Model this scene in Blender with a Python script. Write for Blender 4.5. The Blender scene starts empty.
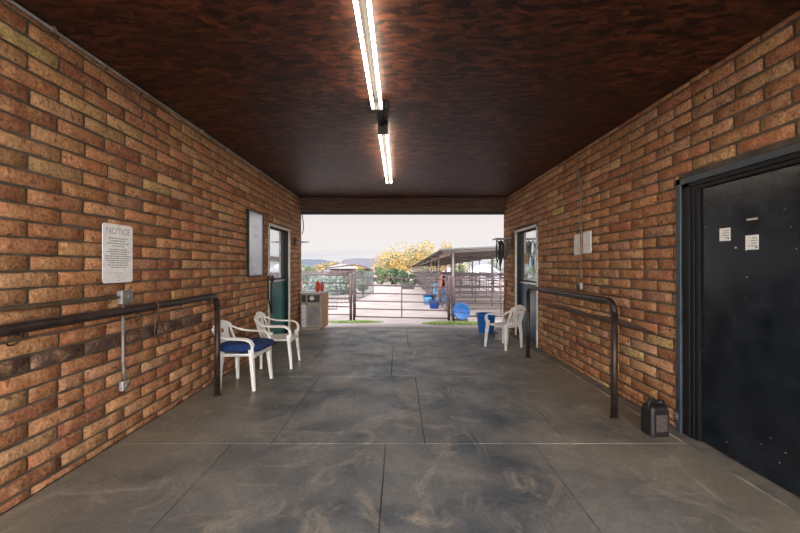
import bpy, math, random
from mathutils import Vector, Matrix, noise
C = bpy.context.scene.collection
R = math.radians
PI = math.pi
random.seed(7)

# ------------------------------------------------------------------ layout (metres; camera stands at the origin, Y runs into the picture)
EYE = 1.41
REAR_FILL = 13.0      # sky strength behind the camera, boosted as added fill to light the passage
FPX = 372.0
WL, WR = -2.25, 2.397          # wall faces
CEIL = 2.955
Y0, Y1 = -1.7, 8.55            # passage near / far end
def ground_z(y):
    if y < 8.4: return 0.0
    if y < 12: return -0.36*(y-8.4)/3.6
    return -0.36-0.0113*(y-12)

# ------------------------------------------------------------------ materials
def nd(nt, t, **k):
    n = nt.nodes.new(t)
    for a, v in k.items(): setattr(n, a, v)
    return n
def mat(name, col, rough=0.6, metal=0.0, col2=None, scale=8, detail=6, bump=0.0, bscale=60, coords='Object', stretch=(1,1,1), contrast=(0.35,0.65), spec=0.5, rough2=None, coat=0.0):
    m = bpy.data.materials.new(name); m.use_nodes = True
    nt = m.node_tree; p = nt.nodes['Principled BSDF']
    p.inputs['Base Color'].default_value = (*col, 1); p.inputs['Roughness'].default_value = rough
    p.inputs['Metallic'].default_value = metal; p.inputs['Specular IOR Level'].default_value = spec
    p.inputs['Coat Weight'].default_value = coat
    tc = nd(nt, 'ShaderNodeTexCoord'); mp = nd(nt, 'ShaderNodeMapping'); mp.inputs['Scale'].default_value = stretch
    nt.links.new(tc.outputs[coords], mp.inputs['Vector'])
    if col2 or rough2 is not None:
        n = nd(nt, 'ShaderNodeTexNoise'); n.inputs['Scale'].default_value = scale; n.inputs['Detail'].default_value = detail
        nt.links.new(mp.outputs[0], n.inputs['Vector'])
        r = nd(nt, 'ShaderNodeMapRange'); r.inputs[1].default_value, r.inputs[2].default_value = contrast
        nt.links.new(n.outputs['Fac'], r.inputs[0])
        if col2:
            x = nd(nt, 'ShaderNodeMix', data_type='RGBA'); x.inputs[6].default_value = (*col, 1); x.inputs[7].default_value = (*col2, 1)
            nt.links.new(r.outputs[0], x.inputs[0]); nt.links.new(x.outputs[2], p.inputs['Base Color'])
        if rough2 is not None:
            q = nd(nt, 'ShaderNodeMapRange'); q.inputs[3].default_value = rough; q.inputs[4].default_value = rough2
            nt.links.new(r.outputs[0], q.inputs[0]); nt.links.new(q.outputs[0], p.inputs['Roughness'])
    if bump:
        b = nd(nt, 'ShaderNodeTexNoise'); b.inputs['Scale'].default_value = bscale; b.inputs['Detail'].default_value = 4
        nt.links.new(mp.outputs[0], b.inputs['Vector'])
        bb = nd(nt, 'ShaderNodeBump'); bb.inputs['Strength'].default_value = bump; bb.inputs['Distance'].default_value = 0.01
        nt.links.new(b.outputs['Fac'], bb.inputs['Height']); nt.links.new(bb.outputs[0], p.inputs['Normal'])
    return m
def emit(name, col, s):
    m = bpy.data.materials.new(name); m.use_nodes = True
    p = m.node_tree.nodes['Principled BSDF']
    p.inputs['Base Color'].default_value = (*col, 1)
    p.inputs['Emission Color'].default_value = (*col, 1); p.inputs['Emission Strength'].default_value = s
    return m

def brick_material():
    m = bpy.data.materials.new('burnt adobe brick'); m.use_nodes = True
    nt = m.node_tree; p = nt.nodes['Principled BSDF']; L = nt.links.new
    at = nd(nt, 'ShaderNodeAttribute', attribute_name='brick_colour')
    tc = nd(nt, 'ShaderNodeTexCoord')
    n1 = nd(nt, 'ShaderNodeTexNoise'); n1.inputs['Scale'].default_value = 9; n1.inputs['Detail'].default_value = 6; n1.inputs['Roughness'].default_value = .65
    n2 = nd(nt, 'ShaderNodeTexNoise'); n2.inputs['Scale'].default_value = 55; n2.inputs['Detail'].default_value = 4
    n3 = nd(nt, 'ShaderNodeTexNoise'); n3.inputs['Scale'].default_value = 24; n3.inputs['Detail'].default_value = 5
    for n in (n1, n2, n3): L(tc.outputs['Object'], n.inputs['Vector'])
    # blotches of tan over each brick's own colour
    r1 = nd(nt, 'ShaderNodeMapRange'); r1.inputs[1].default_value = .48; r1.inputs[2].default_value = .68; r1.inputs[4].default_value = .6
    L(n1.outputs['Fac'], r1.inputs[0])
    x1 = nd(nt, 'ShaderNodeMix', data_type='RGBA'); x1.inputs[7].default_value = (.55, .335, .16, 1)
    L(r1.outputs[0], x1.inputs[0]); L(at.outputs['Color'], x1.inputs[6])
    # dark flecks
    r2 = nd(nt, 'ShaderNodeMapRange'); r2.inputs[1].default_value = .56; r2.inputs[2].default_value = .70; r2.inputs[4].default_value = .85
    L(n3.outputs['Fac'], r2.inputs[0])
    x2 = nd(nt, 'ShaderNodeMix', data_type='RGBA'); x2.inputs[7].default_value = (.15, .06, .03, 1)
    L(r2.outputs[0], x2.inputs[0]); L(x1.outputs[2], x2.inputs[6])
    r3 = nd(nt, 'ShaderNodeMapRange'); r3.inputs[1].default_value = .3; r3.inputs[2].default_value = .7; r3.inputs[3].default_value = .58; r3.inputs[4].default_value = 1.32
    L(n2.outputs['Fac'], r3.inputs[0])
    x3 = nd(nt, 'ShaderNodeMix', data_type='RGBA', blend_type='MULTIPLY'); x3.inputs[0].default_value = 1
    L(x2.outputs[2], x3.inputs[6]); L(r3.outputs[0], x3.inputs[7]); L(x3.outputs[2], p.inputs['Base Color'])
    p.inputs['Roughness'].default_value = .82; p.inputs['Specular IOR Level'].default_value = .3
    ad = nd(nt, 'ShaderNodeMath', operation='ADD'); L(n2.outputs['Fac'], ad.inputs[0]); L(n3.outputs['Fac'], ad.inputs[1])
    b = nd(nt, 'ShaderNodeBump'); b.inputs['Strength'].default_value = .75; b.inputs['Distance'].default_value = .012
    L(ad.outputs[0], b.inputs['Height']); L(b.outputs[0], p.inputs['Normal'])
    return m

def osb_material():
    m = bpy.data.materials.new('painted strand board'); m.use_nodes = True
    nt = m.node_tree; p = nt.nodes['Principled BSDF']; L = nt.links.new
    tc = nd(nt, 'ShaderNodeTexCoord')
    warp = nd(nt, 'ShaderNodeTexNoise'); warp.inputs['Scale'].default_value = 5; L(tc.outputs['Object'], warp.inputs['Vector'])
    mx = nd(nt, 'ShaderNodeMix', data_type='VECTOR'); mx.inputs[0].default_value = .07
    L(tc.outputs['Object'], mx.inputs[4]); L(warp.outputs['Color'], mx.inputs[5])
    outs = []
    for ang, s in ((20, (22, 62, 1)), (105, (24, 66, 1)), (62, (20, 52, 1))):
        mp = nd(nt, 'ShaderNodeMapping'); mp.inputs['Rotation'].default_value = (0, 0, R(ang)); mp.inputs['Scale'].default_value = s
        L(mx.outputs[1], mp.inputs['Vector'])
        v = nd(nt, 'ShaderNodeTexVoronoi', feature='F1'); v.inputs['Scale'].default_value = .55; L(mp.outputs[0], v.inputs['Vector'])
        sp = nd(nt, 'ShaderNodeSeparateColor'); L(v.outputs['Color'], sp.inputs[0]); outs.append(sp.outputs[0])
    a = nd(nt, 'ShaderNodeMath', operation='MAXIMUM'); L(outs[0], a.inputs[0]); L(outs[1], a.inputs[1])
    a2 = nd(nt, 'ShaderNodeMath', operation='MULTIPLY'); L(a.outputs[0], a2.inputs[0]); L(outs[2], a2.inputs[1])
    big = nd(nt, 'ShaderNodeTexNoise'); big.inputs['Scale'].default_value = 1.3; big.inputs['Detail'].default_value = 5; L(tc.outputs['Object'], big.inputs['Vector'])
    a3 = nd(nt, 'ShaderNodeMath', operation='MULTIPLY'); L(a2.outputs[0], a3.inputs[0]); L(big.outputs['Fac'], a3.inputs[1])
    cr = nd(nt, 'ShaderNodeValToRGB')
    cr.color_ramp.elements[0].color = (.019, .0095, .0085, 1); cr.color_ramp.elements[0].position = .0
    cr.color_ramp.elements[1].color = (.20, .062, .028, 1); cr.color_ramp.elements[1].position = .58
    L(a3.outputs[0], cr.inputs[0]); L(cr.outputs[0], p.inputs['Base Color'])
    p.inputs['Roughness'].default_value = .46; p.inputs['Specular IOR Level'].default_value = .28
    b = nd(nt, 'ShaderNodeBump'); b.inputs['Strength'].default_value = .55; b.inputs['Distance'].default_value = .006
    L(a2.outputs[0], b.inputs['Height']); L(b.outputs[0], p.inputs['Normal'])
    return m

def floor_material():
    m = bpy.data.materials.new('worn dark floor'); m.use_nodes = True
    nt = m.node_tree; p = nt.nodes['Principled BSDF']; L = nt.links.new
    tc = nd(nt, 'ShaderNodeTexCoord')
    def noise_(scale, det=8, ro=.6, st=(1,1,1), rot=0, dist=0):
        mp = nd(nt, 'ShaderNodeMapping'); mp.inputs['Scale'].default_value = st; mp.inputs['Rotation'].default_value = (0,0,R(rot)); L(tc.outputs['Object'], mp.inputs[0])
        n = nd(nt, 'ShaderNodeTexNoise'); n.inputs['Scale'].default_value = scale; n.inputs['Detail'].default_value = det
        n.inputs['Roughness'].default_value = ro; n.inputs['Distortion'].default_value = dist; L(mp.outputs[0], n.inputs[0]); return n.outputs['Fac']
    def rng(src, a, b, c=0, d=1):
        r = nd(nt, 'ShaderNodeMapRange'); r.inputs[1].default_value = a; r.inputs[2].default_value = b; r.inputs[3].default_value = c; r.inputs[4].default_value = d
        L(src, r.inputs[0]); return r.outputs[0]
    def mix(f, a, b):
        x = nd(nt, 'ShaderNodeMix', data_type='RGBA')
        L(f, x.inputs[0])
        for i, v in ((6, a), (7, b)):
            if isinstance(v, tuple): x.inputs[i].default_value = (*v, 1)
            else: L(v, x.inputs[i])
        return x.outputs[2]
    c = mix(rng(noise_(1.1, 9, .62, dist=.4), .38, .62), FLOOR_DARK, FLOOR_DUST)
    # browner, dustier concrete towards the walls (dust gathers there)
    sep = nd(nt, 'ShaderNodeSeparateXYZ'); L(tc.outputs['Object'], sep.inputs[0])
    ab = nd(nt, 'ShaderNodeMath', operation='ABSOLUTE'); L(sep.outputs[0], ab.inputs[0])
    e = nd(nt, 'ShaderNodeMath', operation='ADD'); L(ab.outputs[0], e.inputs[0]); L(rng(noise_(1.7), .2, .8, -.7, .7), e.inputs[1])
    c = mix(rng(e.outputs[0], 1.0, 2.4, 0, .8), c, FLOOR_EDGE)
    c = mix(rng(noise_(2.0, 10, .75, dist=1.4), .52, .68, 0, .85), c, (.40, .34, .26))
    c = mix(rng(noise_(5, 4, .5, (1, .10, 1), 35, 1.5), .66, .74, 0, .65), c, (.46, .41, .33))
    c = mix(rng(noise_(6, 4, .5, (.12, 1, 1), 20, 1.0), .67, .75, 0, .55), c, (.46, .41, .33))
    c = mix(rng(noise_(38, 6, .7), .45, .75, 0, .45), c, (.030, .030, .030))
    yy = nd(nt, 'ShaderNodeMath', operation='ADD'); L(sep.outputs[1], yy.inputs[0]); L(rng(noise_(2.2, 8, .7), .3, .7, -.9, .9), yy.inputs[1])
    c = mix(rng(yy.outputs[0], 7.3, 8.9, 0, .9), c, (.44, .40, .38))   # paler towards the far end of the passage
    L(c, p.inputs['Base Color'])
    L(rng(noise_(2.3, 8, .7), .35, .7, .28, .60), p.inputs['Roughness'])
    b = nd(nt, 'ShaderNodeBump'); b.inputs['Strength'].default_value = .28; b.inputs['Distance'].default_value = .01
    L(noise_(45, 8, .7), b.inputs['Height']); L(b.outputs[0], p.inputs['Normal'])
    return m

FLOOR_DARK = (.046, .060, .074); FLOOR_DUST = (.235, .22, .195); FLOOR_EDGE = (.27, .225, .160)
M = {}
M['brick'] = brick_material(); M['osb'] = osb_material(); M['floor'] = floor_material()
M['mortar'] = mat('mortar', (.060, .046, .030), .95, col2=(.12, .095, .066), scale=6, bump=.5, bscale=90)
M['joint_dirt'] = mat('dirt in the joints', (.13, .11, .085), .95, col2=(.04, .036, .032), scale=3, contrast=(.4,.6))
M['slab_edge'] = mat('worn pale slab edge', (.44, .39, .31), .9, col2=(.16, .14, .11), scale=2.5, contrast=(.42,.58))
M['concrete'] = mat('dusty concrete', (.20, .17, .13), .9, col2=(.11, .095, .08), scale=7, bump=.4)
M['beam'] = mat('weathered beam', (.17, .095, .052), .75, col2=(.07, .038, .024), scale=3, stretch=(1, 8, 8), bump=.3)
M['header'] = mat('dark painted header', (.045, .042, .042), .6, col2=(.03,.026,.025))
M['pipe'] = mat('oiled brown pipe', (.030, .021, .019), .35, .5, col2=(.070, .046, .036), scale=14, stretch=(1,1,1), rough2=.55, bump=.12, bscale=120)
M['ring'] = mat('rusty ring steel', (.06, .045, .035), .5, .6, col2=(.12, .07, .04), scale=30)
M['galv'] = mat('galvanised conduit', (.34, .32, .29), .5, .5, col2=(.20, .185, .165), scale=20)
M['box_steel'] = mat('galvanised box', (.48, .47, .44), .5, .45, col2=(.25, .24, .22), scale=22)
M['conduit_brown'] = mat('painted conduit', (.20, .145, .09), .6, .1, col2=(.28, .21, .14), scale=14)
M['white_plastic'] = mat('white resin', (.86, .86, .82), .42, col2=(.78, .77, .71), scale=5)
M['old_plastic'] = mat('weathered white resin', (.76, .76, .72), .5, col2=(.66, .65, .60), scale=7)
M['navy'] = mat('navy canvas', (.006, .026, .105), .9, col2=(.010, .040, .15), scale=12, bump=.25, bscale=150)
M['thread'] = mat('tuft button', (.01, .02, .10), .8)
M['black_door'] = mat('black painted steel', (.0030, .0045, .007), .17, 0, col2=(.013, .019, .027), scale=5, detail=12, rough2=.34, bump=.10, bscale=26, contrast=(.25,.80), spec=.5)
M['door_trim'] = mat('dark blue door steel', (.018, .026, .036), .30, .1, col2=(.05, .065, .08), scale=6, rough2=.5, spec=.6)
M['chip'] = mat('paint chip', (.55, .52, .46), .7)
M['paper'] = mat('paper', (.90, .89, .84), .7, col2=(.84, .82, .75), scale=14)
M['sign_white'] = mat('enamel sign', (.90, .90, .87), .5, col2=(.80, .79, .75), scale=20)
M['ink'] = mat('dark ink', (.07, .07, .07), .7)
M['faded_ink'] = mat('faded ink', (.36, .36, .35), .7)
M['board_frame'] = mat('black frame', (.015, .014, .014), .45)
M['board_face'] = mat('silvery board', (.58, .61, .64), .20, .55, col2=(.48, .51, .55), scale=1.5, rough2=.3)
M['cream_frame'] = mat('cream painted trim', (.72, .69, .60), .6, col2=(.56, .52, .44), scale=9)
M['jamb'] = mat('dark jamb', (.008, .008, .009), .5, spec=.3)
M['pane'] = mat('mirror film glass', (.80, .84, .86), .06, .9)
M['teal'] = mat('teal gloss paint', (.008, .15, .14), .22, 0, col2=(.014, .20, .19), scale=2, spec=.4)
M['slate_blue'] = mat('slate blue gloss paint', (.045, .095, .17), .22, 0, col2=(.08, .14, .21), scale=3, spec=.5)
M['silver'] = mat('aluminium strip', (.6, .6, .6), .35, .8)
M['lamp_body'] = mat('lamp housing enamel', (.028, .027, .024), .5)
M['tube'] = emit('lit tube', (1.0, .88, .71), 19.0)
M['socket'] = mat('lamp socket', (.10, .095, .085), .5)
M['jug'] = mat('black jug plastic', (.009, .008, .008), .5, col2=(.016, .013, .011), scale=12)
M['jug_label'] = mat('grimy label', (.055, .038, .032), .6, col2=(.10, .075, .06), scale=30)
M['blue_tub'] = mat('blue plastic', (.003, .062, .19), .5, col2=(.004, .072, .21), scale=6)
M['tub_bright'] = mat('bright blue plastic', (.008, .13, .46), .4, col2=(.010, .15, .50), scale=6)
M['blue_dark'] = mat('dark blue plastic', (.008, .05, .22), .45)
M['cyan_tub'] = mat('faded light blue plastic', (.06, .25, .42), .5, col2=(.12, .34, .48), scale=6)
M['grey_board'] = mat('grey board', (.34, .34, .33), .7, col2=(.24, .24, .24), scale=9)
M['cab_wood'] = mat('weathered cabinet wood', (.44, .375, .31), .75, col2=(.32, .265, .21), scale=6, stretch=(6,6,1))
M['cab_side'] = mat('orange stained wood', (.50, .25, .13), .7, col2=(.36, .17, .09), scale=5, stretch=(6,6,1))
M['cab_panel'] = mat('grey slate panel', (.16, .165, .175), .6, col2=(.24, .24, .25), scale=7)
M['cab_dark'] = mat('dark recess', (.03, .028, .028), .6)
M['cab_top'] = mat('pale top', (.66, .65, .66), .6)
M['dial'] = mat('dial face', (.78, .77, .72), .5)
M['red'] = mat('red glazed jar', (.62, .060, .016), .35, col2=(.48, .04, .012), scale=9)
M['strap'] = mat('black strap', (.020, .020, .023), .6)
M['grey_rope'] = mat('grey rope', (.22, .23, .25), .8, col2=(.08, .08, .09), scale=60)
M['leather'] = mat('dark leather', (.030, .015, .011), .5)
M['rust_box'] = mat('rust brown bracket', (.10, .045, .025), .7)
M['steel'] = mat('worn grey steel', (.22, .21, .20), .45, .6)
M['stick'] = mat('dark stick wood', (.09, .04, .025), .7)
M['corral'] = mat('weathered corral pipe', (.040, .022, .020), .6, .1, col2=(.085, .050, .046), scale=4)
M['corral_far'] = mat('grey corral pipe', (.12, .095, .10), .6, .1, col2=(.065, .052, .055), scale=3)
M['roof_metal'] = mat('shelter roof sheet', (.125, .10, .082), .7, .1, col2=(.09, .07, .058), scale=3)
M['roof_top'] = mat('roof upper sheet', (.05, .05, .052), .6, .2)
M['fascia'] = mat('rusty pale fascia', (.30, .235, .20), .7, col2=(.19, .11, .08), scale=1.2)
M['post_far'] = mat('shelter post', (.17, .13, .115), .7, col2=(.09, .068, .062), scale=2)
M['sand'] = mat('pale sandy ground', (.40, .33, .305), .95, col2=(.27, .22, .20), scale=.9, detail=10, coords='Object', bump=.5, bscale=9, contrast=(.3,.7))
M['grass'] = mat('short grass', (.10, .17, .035), .8, col2=(.20, .23, .07), scale=3)
M['trunk'] = mat('grey bark', (.10, .08, .06), .9)
M['leaf_gold'] = mat('golden leaves', (.36, .215, .050), .7, col2=(.125, .125, .05), scale=.7, contrast=(.42,.58))
M['leaf_orange'] = mat('orange leaves', (.55, .26, .05), .7, col2=(.42, .26, .07), scale=.9)
M['leaf_green'] = mat('olive leaves', (.075, .105, .042), .8, col2=(.14, .15, .075), scale=.8)
M['leaf_dark'] = mat('dark green leaves', (.035, .07, .03), .8, col2=(.10, .13, .065), scale=.8)
M['leaf_pale'] = mat('pale grey green leaves', (.12, .15, .11), .8, col2=(.19, .22, .17), scale=.8)
M['hill_blue'] = mat('distant blue hills', (.055, .066, .095), 1, col2=(.065, .076, .105), scale=.01)  # bluish distance haze is put into the hill colour
M['hill_mauve'] = mat('distant mauve hills', (.085, .080, .098), 1, col2=(.095, .088, .104), scale=.01)  # haze tint is part of this colour as well
M['shed_wood'] = mat('shed boards', (.10, .045, .03), .8, col2=(.06, .03, .022), scale=2)
M['shed_roof'] = mat('shed roof', (.05, .032, .026), .7)
M['white_wall'] = mat('white wall', (.22, .22, .23), .7)
M['mesh_wire'] = mat('wire', (.09, .115, .12), .6, .2)
M['blanket'] = mat('rust brown blanket', (.28, .095, .055), .9, col2=(.20, .06, .04), scale=9)
M['tan'] = mat('tan paper', (.48, .34, .18), .8)

# ------------------------------------------------------------------ mesh builder
class MB:
    def __init__(s): s.v = []; s.f = []; s.mi = []; s.mats = []; s.sm = []; s.cur = 0; s.cols = None; s.X = Matrix.Identity(4)
    def use(s, m):
        if m not in s.mats: s.mats.append(m)
        s.cur = s.mats.index(m); return s
    def add(s, vs, fs, smooth=False):
        o = len(s.v); s.v += [tuple(s.X @ Vector(p)) for p in vs]
        for f in fs: s.f.append([i+o for i in f]); s.mi.append(s.cur); s.sm.append(smooth)
        return s
    def box(s, x0, x1, y0, y1, z0, z1):
        vs = [(x, y, z) for z in (z0, z1) for y in (y0, y1) for x in (x0, x1)]
        return s.add(vs, [(0,2,3,1), (4,5,7,6), (0,1,5,4), (2,6,7,3), (0,4,6,2), (1,3,7,5)])
    def sweep(s, pts, ra, rb=None, seg=10, closed=False, up=(0,0,1), square=False):
        """ra / rb: half sizes across (side, up), each a number or a list per point"""
        pts = [Vector(p) for p in pts]; n = len(pts)
        ra = ra if isinstance(ra, (list, tuple)) else [ra]*n
        rb = ra if rb is None else (rb if isinstance(rb, (list, tuple)) else [rb]*n)
        vs = []; fs = []; side = None
        for i, p in enumerate(pts):
            a = pts[(i-1) % n] if (closed or i) else p; b = pts[(i+1) % n] if (closed or i < n-1) else p
            t = (b-a).normalized()
            u = Vector(up)
            if side is None:
                if abs(t.dot(u)) > .95: u = Vector((0,1,0)) if abs(t.y) < .9 else Vector((1,0,0))
                side = t.cross(u).normalized()
            else:
                side = side - t*side.dot(t)
                side = side.normalized()
            w = side.cross(t).normalized()
            if square:
                ring = [(-1,-.6),(-.75,-1),(.75,-1),(1,-.6),(1,.6),(.75,1),(-.75,1),(-1,.6)]
                for (cx, cy) in ring: vs.append(p+side*cx*ra[i]+w*cy*rb[i])
                k = 8
            else:
                k = seg
                for j in range(seg):
                    q = 2*PI*j/seg; vs.append(p+side*math.cos(q)*ra[i]+w*math.sin(q)*rb[i])
        m = n if closed else n-1
        for i in range(m):
            for j in range(k):
                a = i*k+j; b = i*k+(j+1) % k; c = ((i+1) % n)*k+(j+1) % k; d = ((i+1) % n)*k+j
                fs.append((a, b, c, d))
        if not closed:
            fs.append(tuple(range(k))[::-1]); fs.append(tuple((n-1)*k+j for j in range(k)))
        return s.add(vs, fs, not square)
    def cyl(s, a, b, r, r2=None, seg=14): return s.sweep([a, b], [r, r if r2 is None else r2], seg=seg)
    def lathe(s, prof, c=(0,0,0), seg=24, ax='z', cap=True):
        vs = []; fs = []; k = len(prof)
        for j in range(seg):
            q = 2*PI*j/seg
            for (r, h) in prof:
                if ax == 'z': vs.append((c[0]+r*math.cos(q), c[1]+r*math.sin(q), c[2]+h))
                elif ax == 'y': vs.append((c[0]+r*math.cos(q), c[1]+h, c[2]-r*math.sin(q)))
                else: vs.append((c[0]+h, c[1]+r*math.cos(q), c[2]+r*math.sin(q)))
        for j in range(seg):
            for i in range(k-1):
                a = j*k+i; b = ((j+1) % seg)*k+i
                fs.append((a, b, b+1, a+1))
        if cap:
            if prof[0][0] > 1e-5: fs.append(tuple(j*k for j in range(seg))[::-1])
            if prof[-1][0] > 1e-5: fs.append(tuple(j*k+k-1 for j in range(seg)))
        return s.add(vs, fs, True)
    def ring(s, c, R_, r, ax='y', seg=20, a0=0, a1=360):
        pts = []
        full = a1-a0 >= 360
        n = seg if full else seg+1
        for i in range(n):
            q = R(a0+(a1-a0)*i/seg)
            u, w = R_*math.cos(q), R_*math.sin(q)
            pts.append({'y': (c[0]+u, c[1], c[2]+w), 'x': (c[0], c[1]+u, c[2]+w), 'z': (c[0]+u, c[1]+w, c[2])}[ax])
        return s.sweep(pts, r, seg=8, closed=full, up={'y':(0,1,0),'x':(1,0,0),'z':(0,0,1)}[ax])
    def grid(s, fn, nu, nv, thick=None, smooth=True):
        """fn(u,v)->point on a sheet; thick gives a second sheet fn(u,v,1) and closed edges"""
        vs = []; fs = []
        L2 = 2
        for l in range(L2):
            for i in range(nu+1):
                for j in range(nv+1): vs.append(fn(i/nu, j/nv, l))
        N = (nu+1)*(nv+1); id_ = lambda i, j, l: l*N+i*(nv+1)+j
        for i in range(nu):
            for j in range(nv):
                fs.append((id_(i,j,0), id_(i+1,j,0), id_(i+1,j+1,0), id_(i,j+1,0)))
                fs.append((id_(i,j,1), id_(i,j+1,1), id_(i+1,j+1,1), id_(i+1,j,1)))
        for i in range(nu):
            fs.append((id_(i,0,0), id_(i,0,1), id_(i+1,0,1), id_(i+1,0,0))); fs.append((id_(i,nv,0), id_(i+1,nv,0), id_(i+1,nv,1), id_(i,nv,1)))
        for j in range(nv):
            fs.append((id_(0,j,0), id_(0,j+1,0), id_(0,j+1,1), id_(0,j,1))); fs.append((id_(nu,j,0), id_(nu,j,1), id_(nu,j+1,1), id_(nu,j+1,0)))
        return s.add(vs, fs, smooth)
    def prism(s, poly, a, b, ax='y'):
        """poly of (u,v) pushed from a to b along ax"""
        f = {'y': lambda p, h: (p[0], h, p[1]), 'x': lambda p, h: (h, p[0], p[1]), 'z': lambda p, h: (p[0], p[1], h)}[ax]
        n = len(poly)
        vs = [f(p, a) for p in poly]+[f(p, b) for p in poly]
        fs = [tuple(range(n)), tuple(range(2*n-1, n-1, -1))]+[(i, i+n, (i+1) % n+n, (i+1) % n) for i in range(n)]
        return s.add(vs, fs)
    def build(s, name, m=None, parent=None, bevel=0, loc=None, sub=0, segs=2):
        me = bpy.data.meshes.new(name); me.from_pydata(s.v, [], s.f)
        ms = s.mats if s.mats else [m]
        for x in ms: me.materials.append(M[x] if isinstance(x, str) else x)
        me.polygons.foreach_set('material_index', s.mi if s.mats else [0]*len(s.f))
        me.polygons.foreach_set('use_smooth', s.sm); me.update()
        import bmesh
        bm = bmesh.new(); bm.from_mesh(me); bmesh.ops.recalc_face_normals(bm, faces=bm.faces); bm.to_mesh(me); bm.free()
        o = bpy.data.objects.new(name, me); C.objects.link(o)
        if parent: o.parent = parent
        if loc: o.location = loc
        if bevel:
            b = o.modifiers.new('b', 'BEVEL'); b.width = bevel; b.segments = segs; b.limit_method = 'ANGLE'; b.angle_limit = R(40)
        if sub:
            q = o.modifiers.new('s', 'SUBSURF'); q.levels = sub; q.render_levels = sub
        return o

def tag(o, label=None, cat=None, group=None, kind=None):
    if label: o['label'] = label
    if cat: o['category'] = cat
    if group: o['group'] = group
    if kind: o['kind'] = kind
    return o
def empty(name, loc=(0,0,0), rz=0, label=None, cat=None, group=None):
    o = bpy.data.objects.new(name, None); C.objects.link(o); o.location = loc; o.rotation_euler = (0, 0, rz); o.empty_display_size = .1
    return tag(o, label, cat, group)
def struct(o, label=None): return tag(o, label, kind='structure')
def copy_tree(o, parent=None):
    c = o.copy(); C.objects.link(c); c.parent = parent
    for ch in list(o.children): copy_tree(ch, c)
    return c
def text(name, s, size, m, parent, loc, rot, depth=.001, align='CENTER', sx=1):
    cu = bpy.data.curves.new(name, 'FONT'); cu.body = s; cu.size = size; cu.extrude = depth; cu.align_x = align; cu.align_y = 'CENTER'
    tmp = bpy.data.objects.new('tmp', cu); me = bpy.data.meshes.new_from_object(tmp); bpy.data.objects.remove(tmp); bpy.data.curves.remove(cu)
    me.materials.clear(); me.materials.append(M[m]); o = bpy.data.objects.new(name, me); C.objects.link(o); o.parent = parent; o.location = loc; o.rotation_euler = rot; o.scale = (sx, 1, 1)
    return o

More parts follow.
